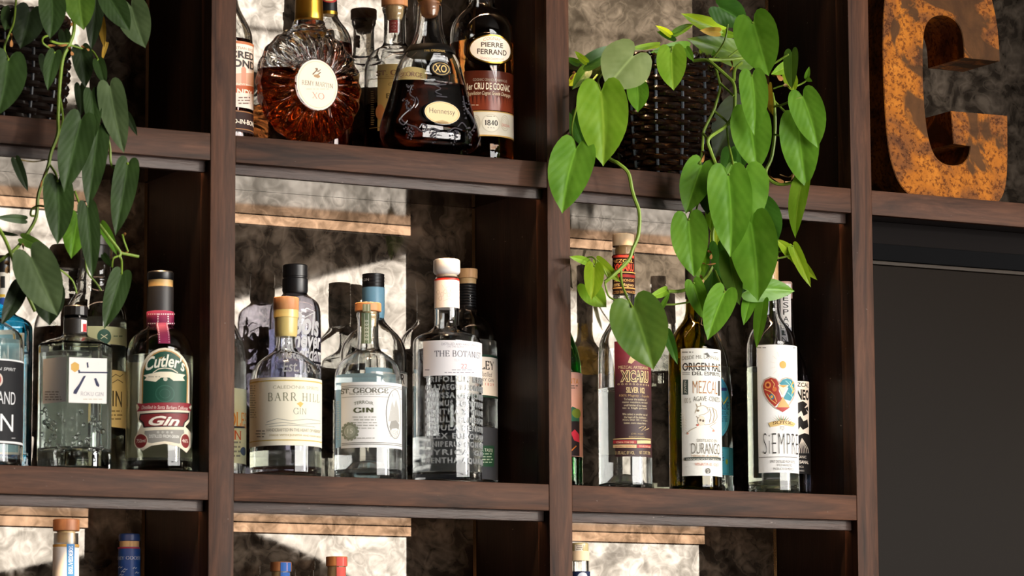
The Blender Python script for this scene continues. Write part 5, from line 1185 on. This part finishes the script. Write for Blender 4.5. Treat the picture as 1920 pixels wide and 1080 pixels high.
# --- basket plant in the right bay
bc = at(1248, 320, .098)
root = thing('potted_philodendron', 'bright green heart-leaved vine spilling from a dark wicker basket on the upper right shelf', 'plant', (bc.x, bc.y, ZA))
zt = at(1250, 118, .098).z
basket(root, bc.x, bc.y, ZA, zt-ZA, .060, .069, 21, 13, .1)
RP = [ # kind, notch, tip, width, depth, extra
 ('d', 1349, 14, 1402, 48, 56, -.01, {'lobe': .3}), ('m', 1412, 42, 1439, 141, 84, -.055, {'twist': 12}), ('b', 1127, 172, 1131, 308, 97, -.045, {}),
 ('m', 1080, 278, 1055, 396, 84, -.035, {}), ('g', 1188, 104, 1140, 162, 98, -.02, {'fold': -.12, 'lobe': .3}), ('d', 1098, 121, 1166, 86, 32, .05, {}),
 ('d', 1086, 119, 1062, 108, 14, .05, {}), ('b', 1100, 117, 1079, 97, 13, .04, {}), ('b', 1259, 97, 1263, 167, 57, -.02, {}), ('m', 1195, 160, 1196, 208, 42, .01, {}),
 ('m', 1290, 89, 1223, 98, 26, .03, {}), ('b', 1236, 84, 1176, 93, 12, .05, {}), ('l', 1258, 66, 1231, 49, 12, .06, {}), ('d', 1266, 70, 1234, 60, 18, .07, {}),
 ('m', 1265, 62, 1301, 45, 16, .06, {}), ('b', 1354, 56, 1281, 27, 30, .04, {}), ('y', 1349, 60, 1315, 57, 18, .02, {}), ('b', 1357, 62, 1384, 68, 14, .03, {}),
 ('o', 1406, 112, 1293, 74, 50, .045, {'fold': -.1}), ('m', 1287, 91, 1300, 114, 15, .02, {}), ('o', 1484, 98, 1482, 165, 28, -.06, {'twist': 30}), ('b', 1483, 122, 1449, 138, 24, -.04, {}),
 ('m', 1512, 146, 1517, 126, 10, -.05, {}), ('m', 1513, 147, 1522, 152, 9, -.05, {}), ('l', 1478, 140, 1490, 172, 27, -.045, {}),
 ('m', 1410, 142, 1414, 251, 54, -.085, {}), ('m', 1405, 214, 1420, 320, 77, -.07, {}), ('m', 1496, 224, 1512, 351, 74, -.075, {}), ('m', 1505, 181, 1533, 276, 64, -.092, {}),
 ('b', 1505, 335, 1488, 443, 35, -.075, {'twist': 25}), ('m', 1316, 310, 1287, 397, 62, -.05, {}), ('m', 1365, 328, 1369, 479, 84, -.10, {}), ('m', 1396, 324, 1404, 430, 88, -.085, {'twist': -15}),
 ('m', 1408, 418, 1419, 563, 92, -.105, {'twist': 10}), ('m', 1291, 413, 1301, 517, 71, -.07, {}), ('o', 1367, 478, 1384, 571, 42, -.08, {'twist': 20}), ('m', 1359, 548, 1328, 634, 56, -.09, {}),
 ('m', 1300, 531, 1321, 599, 38, -.055, {}), ('d', 1336, 510, 1330, 602, 46, -.02, {}), ('m', 1402, 545, 1493, 546, 46, -.09, {}), ('m', 1409, 551, 1395, 607, 27, -.08, {}),
 ('m', 1431, 565, 1416, 650, 25, -.095, {'twist': 30}), ('l', 1487, 461, 1520, 538, 24, -.06, {}), ('l', 1484, 474, 1531, 527, 20, -.055, {'twist': 25}), ('l', 1485, 478, 1457, 450, 22, -.05, {}),
 ('d', 1430, 384, 1459, 450, 50, -.06, {}), ('l', 1114, 500, 1109, 560, 38, -.04, {}), ('b', 1099, 535, 1137, 576, 44, -.03, {}), ('l', 1120, 488, 1163, 529, 22, -.02, {}),
 ('b', 1103, 492, 1070, 482, 15, -.01, {}), ('o', 1188, 576, 1225, 692, 106, -.07, {}), ('d', 1250, 622, 1270, 682, 20, -.03, {}), ('b', 1250, 544, 1219, 556, 18, -.03, {}),
 ('m', 1241, 576, 1256, 549, 10, -.03, {}), ('d', 1368, 283, 1356, 324, 30, -.01, {}), ('d', 1386, 280, 1391, 316, 36, 0, {}), ('V', 1392, 200, 1342, 292, 74, .03, {}), ('d', 1072, 215, 1095, 276, 34, .03, {}),
 ('y', 1441, 160, 1447, 216, 16, -.03, {'twist': 35}), ('b', 1303, 440, 1318, 520, 34, -.03, {}), ('l', 1346, 430, 1338, 478, 26, -.02, {}), ('d', 1100, 130, 1075, 165, 26, .06, {}), ('l', 1085, 145, 1066, 160, 22, .07, {}),
 ('d', 1345, 460, 1352, 520, 36, -.04, {}), ('m', 1318, 470, 1310, 530, 30, -.03, {}), ('b', 1338, 380, 1332, 430, 26, -.04, {}), ('d', 1390, 500, 1398, 560, 44, -.05, {}), ('m', 1425, 520, 1420, 580, 34, -.06, {}), ('d', 1440, 440, 1450, 500, 40, -.03, {}), ('V', 1330, 350, 1326, 400, 40, -.045, {}),
 ('m', 1318, 92, 1345, 106, 22, .05, {}), ('b', 1420, 100, 1392, 78, 18, 0, {})]
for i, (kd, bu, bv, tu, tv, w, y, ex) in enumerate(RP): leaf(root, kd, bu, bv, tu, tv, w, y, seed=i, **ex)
for pts in ([(1127, 172, -.04), (1122, 150, 0), (1140, 128, .06)], [(1080, 278, -.03), (1072, 240, .0), (1090, 180, .04), (1120, 140, .07)], [(1259, 97, -.02), (1262, 88, .02), (1285, 95, .06)],
            [(1195, 160, .01), (1200, 145, .0), (1204, 130, .02), (1198, 112, .05)], [(1365, 44, -.01), (1358, 78, -.01), (1335, 112, .01)], [(1412, 42, -.055), (1418, 70, -.02), (1395, 85, .0), (1366, 107, .01)],
            [(1410, 142, -.085), (1425, 132, -.05), (1440, 126, -.04), (1478, 102, -.06)], [(1478, 102, -.06), (1450, 120, -.03), (1420, 130, 0)]):
    stem(root, pts, .0013)
V1 = [(1300, 114, .02), (1325, 113, .0), (1345, 127, -.02), (1362, 142, -.03), (1376, 158, -.04), (1378, 185, -.045), (1375, 214, -.05), (1360, 237, -.05), (1329, 260, -.055), (1333, 284, -.055), (1349, 327, -.06), (1352, 360, -.05), (1345, 400, -.04), (1336, 440, -.03), (1340, 480, -.03), (1330, 510, -.03), (1312, 530, -.04), (1280, 545, -.03), (1252, 546, -.03)]
stem(root, V1, .0023)
stem(root, [(1341, 125, -.01), (1348, 150, -.02), (1350, 165, -.02), (1343, 192, -.03), (1338, 208, -.03), (1320, 245, -.03), (1318, 262, -.03), (1316, 290, -.04), (1312, 308, -.05)], .0018)
stem(root, [(1318, 250, -.03), (1328, 262, -.055)], .0016); stem(root, [(1339, 208, -.03), (1356, 222, -.04), (1368, 234, -.05)], .0015); stem(root, [(1349, 155, -.02), (1365, 170, -.03), (1376, 180, -.045)], .0015)
stem(root, [(1328, 112, 0), (1370, 112, .0), (1412, 105, .01), (1422, 98, .02)], .0023)
stem(root, [(1390, 118, .02), (1378, 130, -.01), (1376, 150, -.03)], .0024)
stem(root, [(1363, 239, -.05), (1366, 268, -.05), (1375, 314, -.09), (1366, 328, -.1)], .0014)
stem(root, [(1448, 175, -.02), (1452, 200, -.03), (1453, 247, -.03), (1447, 294, -.03), (1436, 322, -.03), (1443, 337, -.035), (1463, 346, -.045), (1490, 341, -.06), (1503, 334, -.07)], .0022)
stem(root, [(1444, 201, -.03), (1465, 197, -.05), (1482, 190, -.08), (1503, 182, -.09)], .0016); stem(root, [(1451, 252, -.03), (1470, 253, -.05), (1490, 240, -.07), (1496, 226, -.075)], .0014); stem(root, [(1448, 185, -.02), (1464, 202, -.03), (1484, 220, -.06)], .0014)
stem(root, [(1132, 291, .0), (1148, 301, -.02), (1160, 307, -.03), (1178, 324, -.035), (1185, 355, -.035), (1190, 372, -.035), (1199, 400, -.035), (1197, 440, -.035), (1186, 468, -.035), (1177, 490, -.035), (1150, 516, -.035), (1134, 529, -.03)], .0024)
stem(root, [(1177, 488, -.035), (1166, 500, -.035), (1166, 530, -.04), (1176, 558, -.06), (1186, 576, -.07)], .0015); stem(root, [(1132, 290, 0), (1110, 270, .02), (1095, 230, .03)], .002)
stem(root, [(1134, 529, -.03), (1142, 556, -.03), (1166, 566, -.04)], .0012); stem(root, [(1114, 500, -.04), (1118, 490, -.03), (1110, 482, -.02), (1096, 484, -.01)], .0011); stem(root, [(1120, 488, -.02), (1132, 505, -.03), (1140, 522, -.03)], .001)
stem(root, [(1291, 413, -.07), (1296, 396, -.06), (1300, 384, -.05), (1312, 372, -.04)], .0013); stem(root, [(1305, 410, -.05), (1306, 392, -.04), (1312, 372, -.04)], .0013)
stem(root, [(1359, 548, -.09), (1346, 520, -.06), (1340, 505, -.04)], .0013); stem(root, [(1300, 531, -.055), (1312, 528, -.05), (1320, 536, -.04)], .0012); stem(root, [(1320, 536, -.04), (1300, 562, -.04), (1270, 570, -.03), (1243, 571, -.03)], .0012)
stem(root, [(1487, 461, -.06), (1475, 468, -.05), (1455, 474, -.04), (1440, 480, -.04)], .0013); stem(root, [(1484, 478, -.055), (1470, 482, -.05), (1448, 486, -.04)], .0013)
stem(root, [(1514, 148, -.05), (1508, 154, -.045), (1497, 160, -.04), (1488, 162, -.04), (1470, 160, -.03), (1450, 166, -.02)], .0011)
def dry(root, pts, ws, mat=DRY, name='dry_leaf', ti=.4):
    """a crinkled dried bit: a ribbon twisting along pts"""
    P = catmull([at(*p) for p in pts], 4); bm = bmesh.new(); rows = []
    for i, p in enumerate(P):
        f = i/(len(P)-1); w = ws*mpp(p)/2*(.35+math.sin(PI*f)); a = ti*i
        t = (P[min(i+1, len(P)-1)]-P[max(i-1, 0)]).normalized(); l = t.cross((CAM-p).normalized()).normalized(); n = t.cross(l)
        d = l*math.cos(a)+n*math.sin(a); rows.append([bm.verts.new(p+d*w*s+n*abs(s)*w*.3) for s in (-1, 0, 1)])
    for A, B in zip(rows, rows[1:]):
        for i in (0, 1): bm.faces.new((A[i], A[i+1], B[i+1], B[i]))
    return obj(name, bm, mat, root, ang=180)
for pts, w, m in (([(1206, 122, .0), (1212, 130, -.01), (1211, 118, -.01), (1205, 116, 0)], 7, DRY_P), ([(1195, 128, .0), (1192, 140, -.01), (1190, 155, -.01)], 14, DRY), ([(1224, 100, .0), (1232, 102, -.01), (1238, 108, 0)], 6, DRY_P), ([(1446, 135, -.04), (1456, 142, -.045), (1468, 150, -.045)], 12, DRY),
                  ([(1470, 158, -.05), (1478, 163, -.05), (1484, 160, -.05)], 9, DRY_P), ([(1488, 164, -.05), (1492, 168, -.05), (1490, 174, -.05)], 8, DRY_P), ([(1316, 283, -.04), (1321, 292, -.045), (1316, 304, -.05)], 7, DRY), ([(1436, 330, .0), (1450, 334, -.01), (1470, 342, -.02)], 9, DRY), ([(1462, 327, -.0), (1478, 332, -.01), (1487, 328, -.02), (1482, 340, -.02), (1472, 341, -.02)], 4, DRY_P),
                  ([(1070, 150, .03), (1074, 140, .02), (1078, 134, .02)], 8, DRY), ([(1327, 470, -.05), (1334, 476, -.05), (1332, 486, -.05)], 7, DRY), ([(1310, 490, -.05), (1325, 496, -.05), (1342, 494, -.05)], 4, DRY), ([(1312, 516, -.05), (1318, 524, -.055), (1316, 534, -.05)], 7, DRY_P), ([(1370, 112, 0), (1374, 124, -.01), (1368, 136, -.01)], 5, DRY), ([(1328, 122, 0), (1334, 125, -.01), (1335, 121, -.01)], 6, DRY_P)):
    dry(root, pts, w, m)

# --- basket plant in the left bay
bc2 = at(8, 215, .100)
root2 = thing('potted_philodendron', 'shade-darkened green heart-leaved vine trailing from a shade-darkened wicker basket at the upper left', 'plant', (bc2.x, bc2.y, ZA))
WICKER = plain('shaded_wicker', '130b07', .3); STAKE = plain('shaded_stake', '25272b', .3)  # same wicker and stakes, recoloured near black for the shade there
basket(root2, bc2.x, bc2.y, ZA, .135, .062, .070, 16, 13, .25)
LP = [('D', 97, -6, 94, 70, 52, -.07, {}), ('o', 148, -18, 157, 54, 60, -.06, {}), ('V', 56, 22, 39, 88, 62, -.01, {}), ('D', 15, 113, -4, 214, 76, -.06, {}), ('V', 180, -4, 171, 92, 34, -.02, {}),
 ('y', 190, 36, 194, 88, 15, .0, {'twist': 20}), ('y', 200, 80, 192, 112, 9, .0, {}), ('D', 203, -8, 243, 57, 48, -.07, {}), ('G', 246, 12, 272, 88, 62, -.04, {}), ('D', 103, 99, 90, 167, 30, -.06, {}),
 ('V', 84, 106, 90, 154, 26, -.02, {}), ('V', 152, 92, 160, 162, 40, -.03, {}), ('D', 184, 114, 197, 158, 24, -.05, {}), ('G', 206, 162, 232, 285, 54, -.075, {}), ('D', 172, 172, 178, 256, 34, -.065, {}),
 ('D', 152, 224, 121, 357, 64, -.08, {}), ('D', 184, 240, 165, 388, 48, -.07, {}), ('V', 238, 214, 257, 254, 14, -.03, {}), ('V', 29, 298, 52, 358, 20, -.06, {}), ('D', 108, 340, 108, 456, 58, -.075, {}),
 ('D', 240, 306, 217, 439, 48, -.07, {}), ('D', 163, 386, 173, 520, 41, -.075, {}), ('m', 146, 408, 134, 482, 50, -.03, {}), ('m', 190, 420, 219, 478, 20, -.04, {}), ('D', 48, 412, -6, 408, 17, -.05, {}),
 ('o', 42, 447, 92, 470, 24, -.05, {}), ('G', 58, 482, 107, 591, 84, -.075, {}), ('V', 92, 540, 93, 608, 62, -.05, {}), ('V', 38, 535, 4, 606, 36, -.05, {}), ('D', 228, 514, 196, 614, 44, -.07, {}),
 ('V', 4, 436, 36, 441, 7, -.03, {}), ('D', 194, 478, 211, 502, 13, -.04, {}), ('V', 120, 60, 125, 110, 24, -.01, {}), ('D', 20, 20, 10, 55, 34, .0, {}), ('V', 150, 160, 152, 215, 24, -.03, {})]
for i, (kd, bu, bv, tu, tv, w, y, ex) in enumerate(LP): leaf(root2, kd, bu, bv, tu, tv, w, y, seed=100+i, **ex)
stem(root2, [(140, 20, -.02), (138, 60, -.03), (130, 84, -.03), (118, 110, -.03), (112, 160, -.035), (109, 220, -.04), (108, 252, -.045), (96, 285, -.045), (90, 312, -.045), (78, 345, -.045), (71, 370, -.045), (68, 405, -.045), (55, 432, -.045), (30, 466, -.045), (-5, 492, -.045)], .0021)
stem(root2, [(112, 180, -.03), (118, 225, -.04), (108, 256, -.045)], .0014); stem(root2, [(94, 310, -.045), (104, 325, -.06), (108, 340, -.075)], .0014); stem(root2, [(70, 404, -.045), (58, 404, -.045), (60, 392, -.045), (72, 386, -.05), (90, 388, -.06)], .0013)
stem(root2, [(-4, 425, -.04), (10, 450, -.045), (22, 480, -.05), (35, 515, -.05), (50, 550, -.05), (66, 584, -.05)], .0021); stem(root2, [(85, 300, -.05), (60, 303, -.05), (30, 298, -.06)], .0008, STEM_D)
stem(root2, [(165, 386, -.075), (156, 400, -.06), (148, 380, -.05), (140, 358, -.05)], .0014); stem(root2, [(200, 250, -.06), (206, 275, -.06), (208, 305, -.06), (216, 316, -.06), (232, 312, -.065), (240, 306, -.07)], .0015)
stem(root2, [(186, 420, -.06), (205, 445, -.06), (225, 472, -.06), (222, 482, -.06)], .0018); stem(root2, [(224, 474, -.06), (240, 477, -.06), (260, 481, -.06)], .0017); stem(root2, [(222, 480, -.06), (212, 485, -.06), (210, 500, -.05)], .0012); stem(root2, [(224, 478, -.06), (228, 490, -.06), (228, 514, -.07)], .0013)
stem(root2, [(240, 472, -.06), (232, 450, -.06), (230, 440, -.065)], .0012); stem(root2, [(160, 480, -.03), (164, 510, -.03), (180, 530, -.03), (190, 545, -.03)], .0011); stem(root2, [(112, 505, -.07), (135, 525, -.06), (144, 550, -.06)], .001)
stem(root2, [(103, 99, -.06), (92, 90, -.05), (80, 80, -.05), (82, 70, -.04), (96, 66, -.03)], .0012); stem(root2, [(16, 112, -.06), (8, 90, -.04), (18, 62, -.04), (26, 40, -.02), (30, 0, .0)], .0013); stem(root2, [(130, 84, -.03), (150, 90, -.03), (172, 95, -.03), (184, 112, -.05)], .0012); stem(root2, [(95, 77, -.04), (112, 82, -.03), (130, 82, -.03)], .0015)
for pts, w, m in (([(90, 85, -.05), (108, 86, -.05), (126, 84, -.05)], 6, DRY), ([(128, 88, -.05), (134, 96, -.05), (136, 104, -.05)], 8, DRY), ([(134, 34, -.05), (136, 42, -.05), (133, 48, -.05)], 7, DRY), ([(20, 62, -.05), (22, 74, -.05), (21, 88, -.05)], 8, DRY), ([(152, 86, -.04), (162, 92, -.04), (168, 94, -.04)], 6, DRY), ([(10, 490, -.06), (16, 498, -.06), (12, 512, -.06)], 12, DRY_P), ([(42, 456, -.06), (44, 468, -.06), (38, 474, -.06)], 6, DRY_P), ([(226, 472, -.06), (234, 475, -.06), (240, 472, -.06)], 6, DRY), ([(235, 436, -.06), (232, 444, -.06)], 5, DRY), ([(84, 322, -.05), (80, 336, -.05), (76, 352, -.05)], 4, DRY)):
    dry(root2, pts, w, m)

# ------------------------------------------------------------------ rusty letter
def rust():
    m, N, L, b = new_mat('rusted_steel'); mp = tex(N, L)
    n1 = noise(N, L, mp, 16, 6, 1.0, .6); n2 = noise(N, L, mp, 190, 4, 0, .7); n3 = noise(N, L, mp, 7, 4, 1.6, .55)
    r1 = ramp(N, [(.30, lin('4a2a18')), (.44, lin('7c4a20')), (.56, lin('a5611a')), (.70, lin('bd7424')), (.8, lin('c08a40'))]); L.new(n1.outputs['Fac'], r1.inputs[0])
    r2 = ramp(N, [(.40, (.22, .14, .10)), (.5, (1, 1, 1)), (.72, (1.1, 1.05, .95))]); L.new(n2.outputs['Fac'], r2.inputs[0])
    m1 = N.new('ShaderNodeMix'); m1.data_type = 'RGBA'; m1.blend_type = 'MULTIPLY'; m1.inputs['Factor'].default_value = .8; L.new(r1.outputs[0], m1.inputs['A']); L.new(r2.outputs[0], m1.inputs['B'])
    r3 = ramp(N, [(.54, (0, 0, 0)), (.58, (1, 1, 1))]); L.new(n3.outputs['Fac'], r3.inputs[0])
    m2 = N.new('ShaderNodeMix'); m2.data_type = 'RGBA'; L.new(r3.outputs[0], m2.inputs['Factor']); L.new(m1.outputs['Result'], m2.inputs['A'])
    rd = ramp(N, [(.3, lin('38220f')), (.7, lin('5e3c1e'))]); L.new(n1.outputs['Fac'], rd.inputs[0]); L.new(rd.outputs[0], m2.inputs['B'])
    L.new(m2.outputs['Result'], b.inputs['Base Color']); b.inputs['Roughness'].default_value = .65; b.inputs['Specular IOR Level'].default_value = .12
    bp = N.new('ShaderNodeBump'); bp.inputs['Strength'].default_value = .25; bp.inputs['Distance'].default_value = .002; L.new(n2.outputs['Fac'], bp.inputs['Height']); L.new(bp.outputs[0], b.inputs['Normal']); return m
GP = [(1658, -8), (1655, 60), (1656, 130), (1659, 200), (1664, 262), (1671, 300), (1682, 332), (1697, 354), (1716, 364), (1790, 371), (1868, 378), (1880, 364), (1887, 340), (1889.5, 300), (1889, 212), (1836, 207.5), (1783, 203), (1788, 264), (1804, 266.5), (1819, 269), (1817, 286), (1809, 299), (1797, 305), (1780, 305.5), (1764, 299), (1751, 285), (1741, 255), (1735, 215), (1731, 160), (1730, 100), (1732, 55), (1738, 37), (1750, 26), (1765, 22.5), (1780, 26), (1794, 36), (1803, 52), (1807, 75), (1808, 103), (1841, 106.5), (1875, 110), (1872, 55), (1866, 18), (1856, -22), (1838, -52), (1812, -68), (1768, -72), (1722, -70), (1688, -58), (1668, -34)]
def soften(P):
    out = []; n = len(P)
    for i in range(n):
        a, b, c_ = Vector(P[i-1]), Vector(P[i]), Vector(P[(i+1) % n])
        if (b-a).angle(c_-b) > math.radians(50): out.append(tuple(b))
        else: out += [tuple(b*.75+a*.25), tuple(b*.75+c_*.25)]
    return out
GP = soften(soften(GP))
yl = .028; GPW = [at(u, v, yl) for u, v in GP]
zmin = min(p.z for p in GPW)
bm = bmesh.new(); TG = .085
fr = [bm.verts.new((p.x, yl, p.z-zmin+ZA+.0008)) for p in GPW]; bk_ = [bm.verts.new((p.x, yl+TG, p.z-zmin+ZA+.0008)) for p in GPW]
f0 = bm.faces.new(fr); f1_ = bm.faces.new(bk_[::-1])
for i in range(len(fr)): bm.faces.new((fr[i], bk_[i], bk_[(i+1) % len(fr)], fr[(i+1) % len(fr)]))
bmesh.ops.recalc_face_normals(bm, faces=bm.faces)
bmesh.ops.bevel(bm, geom=[e for e in f0.edges], offset=.0008, segments=2, affect='EDGES')
bmesh.ops.triangulate(bm, faces=[f for f in bm.faces if len(f.verts) > 4])
gl_ = obj('marquee_letter', bm, rust(), None, ang=35)
gl_['label'] = 'large rusty orange metal letter G standing on the right shelf'; gl_['category'] = 'letter'
